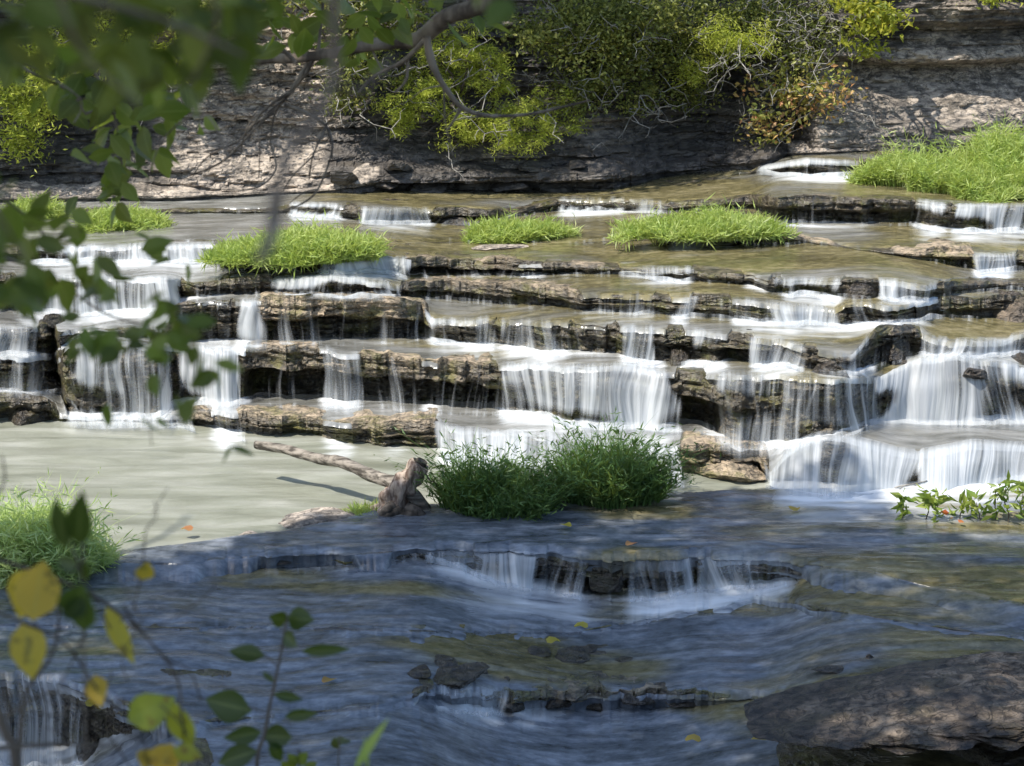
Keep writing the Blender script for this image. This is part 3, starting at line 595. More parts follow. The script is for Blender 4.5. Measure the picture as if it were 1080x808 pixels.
def grass(px, py, wpx, hpx, depth, n, mat='grass', label='', cat='grass clump', group='grass tufts growing on the ledges', blade=.016, lean=.62, name='grass_clump', bushy=False):
    c = hit(px, py); sc_ = c.y / F; rx = wpx / 2 * sc_; hz = hpx * sc_
    ang = RNG.uniform(0, 2 * np.pi, n); rr = np.sqrt(RNG.random(n)) * (1 + (.2 if bushy else .5) * fbm(np.cos(ang) * 2.2, np.sin(ang) * 2.2, px, o=3, seed=4))
    bx = c.x + np.cos(ang) * rr * rx; by = c.y + np.sin(ang) * rr * depth; dens = (.35 + .55 * vn(bx * 2.2, by * 3, px, seed=12) + .55 * vn(bx * 6, by * 7, px, seed=13)) if bushy else (.12 + 1.15 * vn(bx * 1.5, by * 1.2, px, seed=12) ** 1.3 + .4 * vn(bx * 6, by * 7, px, seed=13) + .5 * (RNG.random(n) > .96))
    bz = np.full(n, c.z - .03); 
    Lh = (1.4 if bushy else 1.35) * hz * dens * RNG.uniform(.45, 1.12, n) * (1 - (.35 if bushy else .6) * np.minimum(rr, 1.2) ** 3)
    out = np.stack([np.cos(ang) * rr, np.sin(ang) * rr * .8, np.zeros(n)], 1) * .6 + RNG.normal(size=(n, 3)) * .6; out[:, 2] = 0
    out += np.array([.12, -.12, 0])
    ts = [0, .35, .7, 1.0]; rows = []
    sd = np.cross(out, [0, 0, 1]); sd /= np.linalg.norm(sd, axis=1)[:, None] + 1e-6
    tw = RNG.uniform(-1, 1, n)[:, None]; on = out / (np.linalg.norm(out, axis=1)[:, None] + 1e-6); sd = sd * np.cos(tw) + on * np.sin(tw)
    wd = blade * RNG.uniform(.6, 1.3, n)[:, None]
    for t_ in ts:
        p = np.stack([bx, by, bz], 1) + out * (Lh * lean * t_ ** 2)[:, None]; p[:, 2] += Lh * (t_ - .28 * lean * t_ ** 2.5)
        wv = wd * (1 - .9 * t_ ** 2); rows += [p - sd * wv / 2, p + sd * wv / 2]
    V = np.stack(rows, 1).reshape(-1, 3); b = np.arange(n)[:, None] * 8
    Fc = np.concatenate([b + np.array([0, 1, 3, 2]), b + np.array([2, 3, 5, 4]), b + np.array([4, 5, 7, 6])])
    rn = np.clip(vn(bx * 3, by * 4, seed=6) * .6 + RNG.random(n) * .4, 0, 1)
    root = empty(name, c, label, cat, group)
    mesh('stems' if bushy else 'blades', V, Fc, MAT[mat], root, False, {'rnd': np.repeat(rn, 8)})
    k = RNG.integers(0, n, n * 3); tt = RNG.uniform(.3 if bushy else .55, 1, n * 3)
    C = np.stack([bx, by, bz], 1)[k] + out[k] * (Lh[k] * lean * tt ** 2)[:, None]; C[:, 2] += Lh[k] * (tt - .28 * lean * tt ** 2.5)
    leaf_cloud('leaves' if bushy else 'blade_tips', C, .085 if bushy else .15, MAT[mat], root, .2 if bushy else .1, -.1, .25, rnd=np.clip(rn[k] * .7 + .3 * RNG.random(n * 3), 0, 1))
    return root
def boulder(px, py, wpx, hpx, dep, label, mat='boulder', dry=.2, seed=0, flat=.5, name='boulder', group='loose rocks in the creek', c=None, rot=0, n=26):
    c = c or hit(px, py); s_ = c.y / F; rx, rz = wpx / 2 * s_, hpx * s_
    u = np.linspace(0, 2 * np.pi, n * 2 + 1)[None, :]; v = np.linspace(-np.pi / 2, np.pi / 2, n)[:, None]
    sg = lambda a, e: np.sign(a) * np.abs(a) ** e
    x = sg(np.cos(v), .6) * sg(np.cos(u), .7); y = sg(np.cos(v), .6) * sg(np.sin(u), .7); z = sg(np.sin(v), .7) + 0 * u
    d = 1 + .22 * fbm(x * 1.3 + seed, y * 1.3, z * 1.3, o=3, seed=seed) + .09 * fbm(x * 5 + seed, y * 5, z * 9, o=4, seed=seed + 3)
    x, y, z = x * d * rx, y * d * dep, z * (d * .5 + .5 * flat) * rz * .62 + rz * .36
    ca, sa = math.cos(rot), math.sin(rot)
    PN = np.random.default_rng(seed * 7 + 1); q_ = np.stack([x / rx, y / dep, z / rz], -1)
    for _k in range(22):
        nv = PN.normal(size=3); nv /= np.linalg.norm(nv); dv = PN.uniform(.35, .72); ex = np.maximum(q_ @ nv - dv * (1.15 if abs(nv[2]) < .6 else .8), 0); q_ = q_ - ex[..., None] * nv * .88
    q_ *= 1.25; x, y, z = q_[..., 0] * rx, q_[..., 1] * dep, q_[..., 2] * rz
    x = x + rx * .05 * fbm(q_[..., 0] * 6, q_[..., 1] * 6, q_[..., 2] * 6, o=3, seed=seed); z = z + rz * .09 * fbm(q_[..., 0] * 5, q_[..., 1] * 5, q_[..., 2] * 12, o=4, seed=seed + 1); y = y + dep * .1 * fbm(q_[..., 0] * 8, q_[..., 1] * 5, q_[..., 2] * 14, o=4, seed=seed + 2)
    V = np.stack([c.x + x * ca - y * sa, c.y + x * sa + y * ca + dep * .4, c.z + z], -1)
    o = mesh(name, V, gridf(n, 2 * n + 1), MAT[mat], attrs={'dry': np.full(x.shape, dry)}, smooth=False); return tag(o, label, 'rock', group)

# ---- loose rocks
boulder(908, 315, 46, 24, .3, 'lone black boulder standing in white water, upper right', seed=2, dry=.0)
boulder(1066, 338, 46, 32, .3, 'brown blocky boulder cut off by the right edge of the photo', seed=3, dry=.5)
boulder(906, 186, 26, 15, .25, 'small dark rock beside the topmost riffle', seed=4, dry=.1)
boulder(850, 186, 24, 7, .15, 'tiny wet stone in the middle of the topmost riffle', seed=24, dry=.1)
boulder(943, 374, 42, 34, .28, 'upper of two dark stacked rocks left of the dense right fall', seed=5, dry=.2)
boulder(952, 399, 50, 27, .25, 'lower of two dark stacked rocks left of the dense right fall', seed=6, dry=.05)
boulder(875, 396, 50, 22, .25, 'low dark rock between the wide spill and the stacked rocks', seed=7, dry=.05)
boulder(764, 503, 94, 30, .35, 'pale rubbly rock right of the dark weeds', seed=8, dry=.75, mat='ledge')
boulder(28, 446, 62, 34, .3, 'craggy wet rock at the far left edge of the pool', seed=9, dry=.15)
boulder(48, 410, 38, 26, .25, 'dark block between thin falls at the far left', seed=10, dry=.1)
boulder(1030, 396, 50, 18, .25, 'smooth wet rock poking from the dense right fall', seed=11, dry=.05)
boulder(1076, 384, 26, 14, .2, 'small wet rock high in the dense right fall at the photo edge', seed=12, dry=.05)
boulder(992, 440, 46, 13, .22, 'rounded rock washed over at the foot of the dense right fall', seed=13, dry=.05)
boulder(716, 382, 32, 34, .25, 'black block right of the fan shaped spill', seed=14, dry=.05)
boulder(58, 345, 34, 26, .25, 'dark rock in the upper left falls behind the leaves', seed=15, dry=.05)
boulder(485, 238, 60, 14, .25, 'low black rock in the far riffle, left of the middle grass tuft', seed=16, dry=.05)
boulder(473, 720, 80, 15, .3, 'flat black stone slab in the shaded water near the camera', seed=17, dry=.05)
boulder(600, 700, 60, 9, .3, 'low slimy stone with leaves on it, shaded water', seed=18, dry=.3)
boulder(637, 698, 14, 11, .08, 'fist sized black stone in the shaded water', seed=19, dry=0) if False else None
boulder(918, 697, 16, 12, .08, 'small black stone just behind the big brown boulder', seed=19, dry=0)
boulder(880, 709, 66, 7, .15, 'thin black stone awash left of the small black stone', seed=20, dry=0)
boulder(795, 718, 50, 6, .12, 'thin black stone awash in mid stream, near the camera', seed=21, dry=0)
boulder(316, 556, 96, 9, .35, 'flat tan stone slab on the pool margin left of the driftwood', mat='cliff', seed=22, dry=1, name='flat_rock')
boulder(270, 572, 50, 6, .2, 'low tan stone on the pool margin, nearer than the flat slab', mat='cliff', seed=23, dry=.9, name='flat_rock')
boulder(1005, 270, 84, 7, .3, 'flat tan rock above the small lone spill, upper right', mat='ledge', seed=25, dry=1, name='flat_rock')
boulder(540, 262, 120, 4, .35, 'pale flat rock just awash below the middle grass tuft', mat='cliff', seed=26, dry=.9, name='flat_rock')
for k, (x, y, ww) in enumerate([(205, 592, 36), (180, 595, 28), (232, 587, 30), (252, 579, 28), (150, 597, 26), (372, 541, 30), (192, 588, 22), (218, 594, 26), (242, 574, 22), (262, 566, 24), (168, 591, 20), (285, 566, 26), (138, 600, 24), (350, 552, 26)]):
    boulder(x, y, ww, 6, .1, 'small tan pebbly stone in the scatter along the near margin of the pool', mat='cliff', seed=40 + k, dry=.8, name='pebble', group='tan pebbles along the pool margin', n=12)
for k, (x_, y_, w_, h_) in enumerate([(445, 712, 30, 10), (470, 704, 34, 9), (500, 712, 28, 9), (538, 700, 40, 8), (572, 690, 34, 7), (620, 688, 30, 7), (655, 700, 26, 6), (540, 748, 44, 16), (585, 744, 50, 12), (628, 748, 40, 13), (675, 742, 52, 10), (720, 744, 40, 9), (610, 618, 34, 22), (640, 622, 40, 22), (655, 610, 30, 14), (585, 606, 20, 8), (680, 618, 26, 12), (452, 588, 30, 6), (300, 594, 26, 5), (700, 728, 30, 6)]):
    boulder(x_, y_, w_, h_, .14, 'small black wet stone in the broken rubble of the two dark steps nearest the camera', seed=80 + k, dry=.05, name='wet_stone', group='black stones along the shaded steps', n=16)
# big brown boulder at the bottom right
c = at(1130, 745, 14.2)
u = np.linspace(0, 2 * np.pi, 301)[None]; v = np.linspace(-np.pi / 2, np.pi / 2, 110)[:, None]
sg = lambda a, e: np.sign(a) * np.abs(a) ** e
x = sg(np.cos(v), .5) * sg(np.cos(u), .8); y = sg(np.cos(v), .5) * sg(np.sin(u), .8); z = sg(np.sin(v), .75) + 0 * u
d = 1 + .1 * fbm(x * 1.5, y * 1.5, z * 1.5, o=3, seed=3)
X = x * d * 2.36; Y = y * d * .8; hx = .07 + .15 * sst(-1, .3, x); top_ = .26 * sst(-1.05, -.05, x)
Z = top_ - hx + z * hx * (1 + .15 * fbm(x * 3, y * 3, 1, o=3, seed=12))
Yb = Y + .5 * np.clip(-z, 0, 1) + (.12 * fbm(X * 1.5, Z * 9, 2, o=4, seed=7) + .1 * (.4 - np.abs(fbm(X * 3, Z * 16, 4, o=5, seed=8)) * 2)) * (1 - np.abs(z) ** 4)
Z = Z + (.05 * fbm(X * 1.6, Y * 3, 2, o=5, seed=6) + .04 * (.3 - np.abs(fbm(X * 1.3 + Y, Y * 4, 6, o=5, seed=16)) * 2) - .05 * sst(.1, -.1, fbm(X * .7, Y * 1.4, 9, o=3, seed=26))) * np.abs(z)
V = np.stack([c.x + X, c.y + Yb + .1 * X, c.z + Z], -1)
tag(mesh('boulder', V, gridf(110, 301), MAT['bigboulder'], attrs={'dry': np.clip(.05 + .4 * sst(.2, .9, z) + 0 * X, 0, 1)}, smooth=False), 'huge brown overhanging boulder filling the bottom right corner', 'rock', 'loose rocks in the creek')
boulder(1090, 838, 360, 84, .5, 'black rock added to show the dark hollow under the big brown boulder', seed=35, dry=0, mat='boulder', c=at(1120, 822, 13.95))  # black rock put in as the deep shade beneath the overhang
boulder(880, 812, 150, 26, .5, 'wet rubble slab with fallen leaves below the big brown boulder', seed=31, dry=.25, mat='ledge')
boulder(90, 800, 44, 24, .3, 'black stone beside the tumbling water in the bottom left corner', seed=32, dry=0)

# ---- grass
grass(312, 270, 172, 26, .45, 4200, label='bright grass tuft on the left ledge, in two mounds behind the hanging twig')
grass(548, 251, 100, 22, .35, 2300, label='small bright grass tuft in the middle of the upper creek')
grass(742, 247, 165, 26, .4, 3800, label='long bright grass tuft right of the middle one')
grass(1020, 196, 215, 42, 1.1, 9000, label='largest grass patch, at the right edge under the cliff', lean=.4)
grass(128, 240, 90, 18, .35, 1500, label='faint grass tuft at the upper left behind the leaves')
grass(40, 228, 60, 14, .3, 700, label='small grass tuft at the far left under the cliff')
grass(48, 602, 122, 68, .45, 5200, mat='palegrass', label='pale bright grass clump on the left margin of the pool', blade=.011, lean=.6)
grass(386, 545, 34, 12, .12, 320, label='tiny bright grass sprig beside the driftwood stump')
grass(528, 543, 128, 62, .42, 2000, 'weed', 'left half of the dark green weeds in front of the central curtain, lower mound', 'weeds', 'dark weeds by the driftwood', bushy=True, name='weed_clump')
grass(642, 531, 108, 74, .42, 2200, 'weed', 'right half of the dark green weeds, the taller mound', 'weeds', 'dark weeds by the driftwood', bushy=True, name='weed_clump')

# ---- driftwood
b = hit(425, 546); root = empty('driftwood_log', b, 'pale driftwood log on a red brown stump, leaning out over the pool', 'driftwood')
T = Tubes(); Yb = b.y
pts = [at(270, 469, Yb + 1.3), at(300, 474, Yb + 1.1), at(332, 483, Yb + .85), at(358, 487, Yb + .6), at(392, 501, Yb + .35), at(418, 511, Yb + .1), at(436, 524, Yb), at(447, 538, Yb), at(450, 546, Yb + .02)]
def smoothpts(pts, n=5):
    out = []
    for k in range(len(pts) - 1):
        p0, p1, p2, p3 = pts[max(k-1, 0)], pts[k], pts[k+1], pts[min(k+2, len(pts)-1)]
        for j in range(n):
            t = j / n; out.append(.5 * ((2 * p1) + (p2 - p0) * t + (2 * p0 - 5 * p1 + 4 * p2 - p3) * t * t + (3 * p1 - p0 - 3 * p2 + p3) * t ** 3))
    return out + [pts[-1]]
T.add(smoothpts(pts, 6), .044, .085, 14, .3); T.build('log', MAT['drift'], root)
T = Tubes(); T.add(smoothpts([at(444, 489, Yb - .02), at(434, 502, Yb), at(422, 518, Yb + .03), at(412, 534, Yb + .05), at(408, 548, Yb + .05)], 6), .085, .2, 22, .55)
T.build('stump', MAT['redwood'], root)
T = Tubes(); T.add(smoothpts([at(446, 486, Yb - .03), at(440, 494, Yb - .02), at(430, 506, Yb - .03)], 4), .05, .07, 12, .5)
for a_, b_ in (((420, 540), (398, 549)), ((425, 543), (447, 551)), ((412, 536), (402, 545)), ((430, 536), (452, 549))):
    T2 = Tubes(); T2.add(smoothpts([at(*a_, Yb - .1), at((a_[0] + b_[0]) / 2, (a_[1] + b_[1]) / 2 - 2, Yb - .17), at(*b_, Yb - .15)], 4), .07, .035, 8, .5); T2.build('root', MAT['bark'], root)
T.build('root_knot', MAT['bark'], root)
T = Tubes(); T.add(wiggle(at(446, 496, Yb - .05), at(461, 512, Yb - .1), 5, .2), .012, .005, 5); T.build('broken_twig', MAT['bark'], root)

# ---- leafy plant and twig at the right, on the shelf
c = hit(1020, 556)
root = empty('leafy_plant', c, 'bright leafy seedlings with one red leaf standing in the shallow water at the right edge', 'plant')
T = Tubes(); C = []; rn = []
for x, y0, y1 in [(950, 553, 527), (975, 555, 520), (985, 552, 528), (1010, 555, 532), (1035, 560, 530), (1050, 560, 518), (1062, 562, 514), (1075, 562, 520), (1090, 560, 522), (1105, 560, 526)]:
    a_ = at(x, y0, c.y + random.uniform(-.15, .15)); e_ = at(x + random.uniform(-6, 6), y1, a_.y); pp = wiggle(a_, e_, 5, .15); T = Tubes(); T.add(pp, .008, .004, 5); T.build('stem', MAT['bark'], root)
    for k in range(26):
        p = pp[random.choice([2, 3, 4, 5, 5, 5])]; C.append(p + Vector([random.gauss(0, .03) for _ in range(3)])); rn.append(random.random())
leaf_cloud('leaves', np.array(C), .13, leaf_mat('bright seedling leaves', [(0, (.06, .13, .02)), (.5, (.18, .28, .05)), (1, (.36, .42, .1))]), root, .38, -.1, .2, np.array(rn))
leaf_cloud('red_leaf', np.array([at(1001, 541, c.y - .2), at(1004, 545, c.y - .2), at(1010, 548, c.y - .2)]), .11, leaf_mat('red leaf', [(0, (.4, .06, .02)), (1, (.5, .1, .03))]), root, .5)
T = Tubes(); p = hit(925, 526)
T.add(wiggle(at(913, 523, p.y + .1), at(978, 507, p.y + .1), 7, .08), .012, .006, 6); T.add(wiggle(at(940, 522, p.y), at(962, 510, p.y + .1), 5, .1), .008, .004, 5); T.add(wiggle(at(945, 530, p.y), at(968, 510, p.y + .2), 5, .1), .008, .004, 5)
tag(T.build('twig', MAT['palebark']), 'pale forked twig lying in the water left of the leafy seedlings', 'twig')
# fallen leaves
m0 = leaf_mat('fallen yellow leaves', [(0, (.5, .42, .05)), (.6, (.5, .3, .08)), (1, (.42, .16, .09))])
leafpts = [(598, 566, 'yellow fallen leaf on the shaded shelf, upper of two'), (664, 586, 'yellow fallen leaf at the lip of the shaded shelf fall'), (612, 678, 'pale fallen leaf on the slimy stone'), (585, 694, 'buff fallen leaf stuck at the front of the slimy stone'),
           (100, 748, 'pale yellow fallen leaf beside the corner falls'), (870, 790, 'tan fallen leaf on the wet rubble slab, left'), (862, 783, 'orange fallen leaf on the wet rubble slab, behind the tan one'), (800, 798, 'pink fallen leaf near the bottom edge'), (196, 571, 'yellow fallen leaf floating on the pool'),
           (345, 722, 'pink brown fallen leaf under the seedling leaves'), (730, 800, 'pale fallen leaf at the bottom edge of the photo'), (840, 549, 'small dark fallen leaf on the sunlit shelf')]
for x, y, l in leafpts:
    p = hit(x, y); p.z += .13 if y < 600 else (.16 if y > 780 or 560 < x < 630 else .05)
    a_ = random.random() * 6.28; V = []
    for k in range(10):
        an = k / 10 * 6.283; r_ = .06 * (1 + .45 * math.cos(an)) ; V.append((p.x + r_ * math.cos(an + a_), p.y + r_ * .9 * math.sin(an + a_), p.z + .015 * math.cos(2 * an)))
    V.append(tuple(p)); Fc = [(10, k, (k + 1) % 10) for k in range(10)]
    o = mesh('fallen_leaf', V, Fc, m0, None, True, {'rnd': np.full(11, random.random())}); tag(o, l, 'leaf', 'fallen leaves on water and stones')

# ------------------------------------------------------------------ shrubs on the cliff
def shrub(name, foot, blobs, lsize, mat, label, cat='shrub', clump=.28, per=60, twigs=8, twmat='bark', aspect=.5, group='shrubs on the cliff', bare=0, fine=False):
    """foot: stem base; blobs: (px, py, rx_px, ry_px, out, n_clumps)"""
    root = empty(name, foot, label, cat, group); T = Tubes(); Cs = []; tips = []; rn = []
    for (bx, by, rx, ry, out, n) in blobs:
        c_ = wall(bx, by, out); s_ = c_.y / F
        for k in range(n):
            d = Vector(unit(1)[0]) * random.random() ** .45
            tip = c_ + Vector((d.x * rx * s_, d.y * min(rx, ry) * s_ * .8, d.z * ry * s_)); tips.append(tip)
            cn = per; off = RNG.normal(size=(cn, 3)) * clump * np.array([1, 1, .55]) * random.uniform(.5, 1.2)
            if fine: off *= np.array([.9, .9, 1]); off[:, 2] -= abs(off[:, 0]) * .3
            Cs.append(np.array(tip) + off); rn.append(np.clip(random.uniform(.15, .85) + RNG.normal(size=cn) * .14, 0, 1))
    for k in range(min(twigs, len(tips))):
        tip = tips[k * len(tips) // max(1, min(twigs, len(tips)))]; T.add(wiggle(foot, tip, 9, .22), .035, .008, 5)
    T.build('stem', MAT['bark'], root)
    leaf_cloud('foliage', np.concatenate(Cs), lsize, MAT[mat], root, aspect, .25, 0, np.concatenate(rn))
    if bare:
        T = Tubes()
        for k in range(bare):
            a_ = random.choice(tips); 
            e_ = a_ + Vector((random.uniform(-1, 1) * .8, random.uniform(-.9, -.1), random.uniform(-.7, .5)))
            pp = wiggle(a_, e_, 7, .35, -.1); T.add(pp, .011, .004, 4)
            for j in (2, 4, 5): T.add(wiggle(pp[j], pp[j] + Vector([random.uniform(-.3, .3) for _ in range(3)]), 4, .3), .006, .003, 3)
        T.build('bare_twigs', MAT['palebark'], root)
    return root
shrub('cedar_tree', wall(500, 150, .1), [(495, 75, 74, 34, 1.0, 44), (450, 105, 52, 30, .9, 26), (525, 130, 85, 30, 1.1, 46), (570, 118, 45, 30, .8, 18), (425, 130, 26, 16, .8, 8), (480, 45, 50, 22, 1.2, 22)], .07, 'cedar', 'yellow green cedar with feathery sprays against the dark cliff', 'tree', .1, 130, 26, aspect=.16, bare=14, fine=True)
shrub('shrub', wall(620, 70, .1), [(600, 30, 60, 40, .9, 36), (660, 20, 60, 35, .9, 34), (640, 70, 50, 25, .5, 16)], .07, 'olive', 'dark olive shrub directly right of the cedar', clump=.22, per=110, twigs=18, bare=16)
shrub('shrub', wall(720, 90, .1), [(720, 50, 55, 45, .9, 36), (760, 20, 50, 30, 1.0, 30)], .06, 'olive', 'olive shrub with grey twigs in the top middle', clump=.2, per=120, twigs=18, bare=18)
shrub('shrub', wall(770, 60, .1), [(775, 38, 45, 22, 1.5, 22), (740, 70, 26, 16, 1.4, 8)], .07, 'cedar', 'yellow green feathery shrub left of the turning leaves', clump=.14, per=120, twigs=8, aspect=.18, bare=8, fine=True)
shrub('shrub', wall(820, 140, .05), [(835, 95, 45, 40, .9, 26), (815, 130, 28, 22, .5, 10), (870, 95, 26, 25, .9, 10)], .09, 'autumn', 'shrub with orange and red turning leaves hanging down the cliff', clump=.16, per=34, twigs=14, bare=10)
shrub('shrub', wall(850, 60, .05), [(850, 40, 50, 30, 1.2, 20), (830, 5, 60, 25, 1.0, 22)], .07, 'olive', 'tangled shrub full of pale bare twigs above the turning leaves', clump=.2, per=60, twigs=14, bare=46)
shrub('shrub', wall(930, 10, .05), [(930, 12, 38, 26, 1.5, 12), (900, 5, 40, 18, 1.3, 10), (915, 42, 26, 12, 1.5, 5)], .1, 'yellow', 'sprays of yellow leaves at the top right against the cliff', clump=.15, per=34, twigs=10)
shrub('shrub', wall(1030, -12, .05), [(1030, -14, 70, 14, 1.2, 22), (1150, -5, 60, 30, 1.0, 20)], .07, 'cedar', 'thin green fringe along the top right edge', clump=.16, per=60, twigs=8)
shrub('shrub', wall(30, 130, .05), [(28, 105, 42, 34, .9, 30), (15, 150, 20, 16, .6, 8), (60, 60, 50, 30, .9, 26)], .08, 'cedar', 'bright yellow green shrub at the far left behind the leaves', clump=.18, per=100, twigs=10, aspect=.3)
shrub('shrub', wall(400, 40, .05), [(395, 15, 60, 25, .9, 28), (350, -10, 60, 25, .9, 26)], .08, 'olive', 'green shrub on the cliff top left of the cedar', clump=.2, per=90, twigs=12, bare=14)
shrub('shrub', wall(200, 20, .05), [(190, 5, 90, 30, .7, 34), (100, -10, 90, 30, .7, 34)], .08, 'olive', 'dark shrub on the cliff top behind the blurred leaves', clump=.22, per=90, twigs=12)
shrub('shrub', wall(140, 90, .05), [(110, 40, 60, 34, .8, 26), (190, 60, 36, 24, .6, 12)], .07, 'cedar', 'yellow green sprays on the cliff between the far left shrub and the sunlit rock', clump=.16, per=90, twigs=10, aspect=.25, bare=8)
shrub('shrub', wall(390, 80, .05), [(385, 60, 32, 34, .7, 18), (370, 100, 22, 18, .5, 8)], .07, 'olive', 'olive scrub hugging the rock just left of the cedar', clump=.18, per=90, twigs=8, bare=10)
shrub('shrub', wall(610, 120, .05), [(600, 95, 30, 30, .6, 14), (660, 100, 40, 16, .5, 12), (720, 100, 34, 12, .5, 10)], .06, 'olive', 'ragged scrub hanging under the dark olive shrub', clump=.18, per=80, twigs=10, bare=14)
for k, (x_, y_, w_, h_) in enumerate([(360, 192, 40, 14), (405, 196, 46, 16), (450, 198, 50, 20), (497, 199, 40, 14), (540, 198, 52, 20), (588, 198, 44, 16), (625, 196, 34, 14), (420, 178, 40, 12), (480, 180, 46, 12), (560, 178, 44, 12), (610, 176, 30, 10), (670, 184, 40, 12), (712, 180, 34, 12), (760, 172, 36, 10)]):
    q = wall(x_, y_, .25); boulder(x_, y_, w_, h_, .35, 'dark fallen slab in the jumble along the foot of the cliff, left and centre', seed=60 + k, dry=.25, mat='cliff', name='fallen_slab', group='fallen slabs at the foot of the cliff', c=q, n=16)
# a few trees standing on the cliff top: their crowns shade the rock below
def tree(x, y, z0, h, rad, label, n=9000, seed=0, mat='olive', ls=.16):
    root = empty('tree', (x, y, z0), label, 'tree', 'trees on the cliff top'); T = Tubes(); top = Vector((x, y - 1.3, z0 + h * .8))
    T.add(wiggle((x, y, z0 - .4), top, 10, .05), .2, .06, 9, .2); cs = []
    for k in range(26):
        d = Vector(unit(1)[0]); tip = Vector((x, y - 1.5, z0 + h * .62)) + Vector((d.x * rad, d.y * rad, d.z * h * .34)); T.add(wiggle(Vector((x, y, z0 + h * random.uniform(.2, .6))), tip, 7, .15), .05, .012, 5)
        cs.append(np.array(tip) + RNG.normal(size=(n // 26, 3)) * rad * .2)
    T.build('trunk', MAT['bark'], root); leaf_cloud('crown', np.concatenate(cs), ls, MAT[mat], root, .55)
for k, (px, lb) in enumerate([(-200, 'leftmost leafy tree leaning over the cliff edge'), (-70, 'second leafy tree from the left on the cliff top'), (430, 'leafy tree on the cliff top left of the cedar'), (550, 'leafy tree on the cliff top directly above the cedar'), (1060, 'leafy tree on the cliff top at the far right')]):
    q = wall(px, -60, 0); tree(q.x, q.y + .6, q.z + .2, 4.0, 1.75, lb, n=6500, seed=k)
# ------------------------------------------------------------------ near trees: crowns over the camera shade the foreground
BX = [(-200, 618), (0, 616), (120, 610), (235, 598), (275, 568), (320, 556), (400, 551), (470, 548), (720, 527), (800, 518), (925, 518), (945, 545), (985, 575), (1080, 585), (1300, 600)]
bw = [hit(x, y) for x, y in BX]; bwx = [p.x for p in bw]; bwy = [p.y for p in bw]
def crown_pts(c, r, n):
    k = 260; cc = unit(k) * (RNG.random(k) ** .4)[:, None] * np.array(r) + np.array(c)
    p = cc[RNG.integers(0, k, n)] + RNG.normal(size=(n, 3)) * .42
    t = p[:, 2] / S.z; gx = p[:, 0] - t * S.x; gy = p[:, 1] - t * S.y
    keep = gy < np.interp(gx, bwx, bwy) + .12 * RNG.normal(size=n)
    fr = (p[:, 2] > H + .4) | (np.abs(p[:, 0]) > .32 * np.abs(p[:, 1]) + 1)
    return p[keep & fr]
def limb(T, a, b, r0, r1): T.add(wiggle(a, b, 12, .12), r0, r1, 8, .15)
NT = []
for (tx, ty, cc, rr, n, lb) in [(-12.5, 9, (-7.6, 12.6, 12.0), (7.5, 6.5, 2.6), 44000, 'near tree whose dark branches and leaves hang across the top left of the picture'),
                                (-6.5, -1, (-4.5, 2.5, 11.0), (5.5, 5.0, 2.4), 25000, 'near tree behind the camera whose crown keeps the foreground in shade')]:
    z0 = bankz(tx, ty); root = empty('overhanging_tree', (tx, ty, z0), lb, 'tree', 'trees on the near bank'); T = Tubes()
    top = Vector((tx * .8 + cc[0] * .2, ty * .7 + cc[1] * .3, 10.5)); limb(T, (tx, ty, z0 - .3), top, .28, .16)
    for k in range(9):
        an = k * .7; e = Vector((cc[0] + math.cos(an) * rr[0] * .7, cc[1] + math.sin(an) * rr[1] * .7, cc[2] + random.uniform(-.5, 1))); limb(T, top, e, .1, .02)
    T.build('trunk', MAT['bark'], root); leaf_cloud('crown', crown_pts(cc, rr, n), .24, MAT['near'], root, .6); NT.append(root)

# broad leaves with a pointed oval outline, a midrib fold and a curl
def broad(lst, name, mat, parent):
    """lst: (base Vector, direction Vector, normal Vector, length, width ratio, rnd)"""
    ts = [0, .08, .22, .4, .58, .75, .89, 1.0]; ws = [.02, .3, .78, 1.0, .92, .62, .28, .0]
    V = []; Fc = []; rn = []; md = []
    for (b0, d, nrm, L, wr, rv) in lst:
        d = d.normalized(); sd = d.cross(nrm).normalized(); nn = sd.cross(d).normalized(); o_ = len(V); cu = random.uniform(-.25, .1)
        for t_, w_ in zip(ts, ws):
            mid = b0 + d * L * t_ + nn * L * cu * t_ * t_; hw = L * wr * .5 * w_ * (1 + random.uniform(-.05, .05))
            V += [mid - sd * hw + nn * hw * .3, mid, mid + sd * hw + nn * hw * .3]; rn += [rv] * 3; md += [0, 1, 0]
        for k in range(len(ts) - 1):
            a_ = o_ + k * 3; Fc += [(a_, a_ + 1, a_ + 4, a_ + 3), (a_ + 1, a_ + 2, a_ + 5, a_ + 4)]
    return mesh(name, np.array([tuple(v_) for v_ in V]), Fc, mat, parent, True, {'rnd': np.array(rn), 'mid': np.array(md)})
def rleaf(p, L, wr=.6, droop=.5, toward=.5):
    d = Vector((random.gauss(0, 1), random.gauss(0, .6), random.gauss(-droop, .5)))
    nrm = Vector((random.gauss(0, .6), -toward + random.gauss(0, .5), random.gauss(.5, .5)))
    return (p, d, nrm, L * random.uniform(.75, 1.2), wr * random.uniform(.8, 1.1), random.random())
def pl(pts): return smoothpts([at(x, y, Y) for x, y, Y in pts], 6)
tree1 = NT[0]
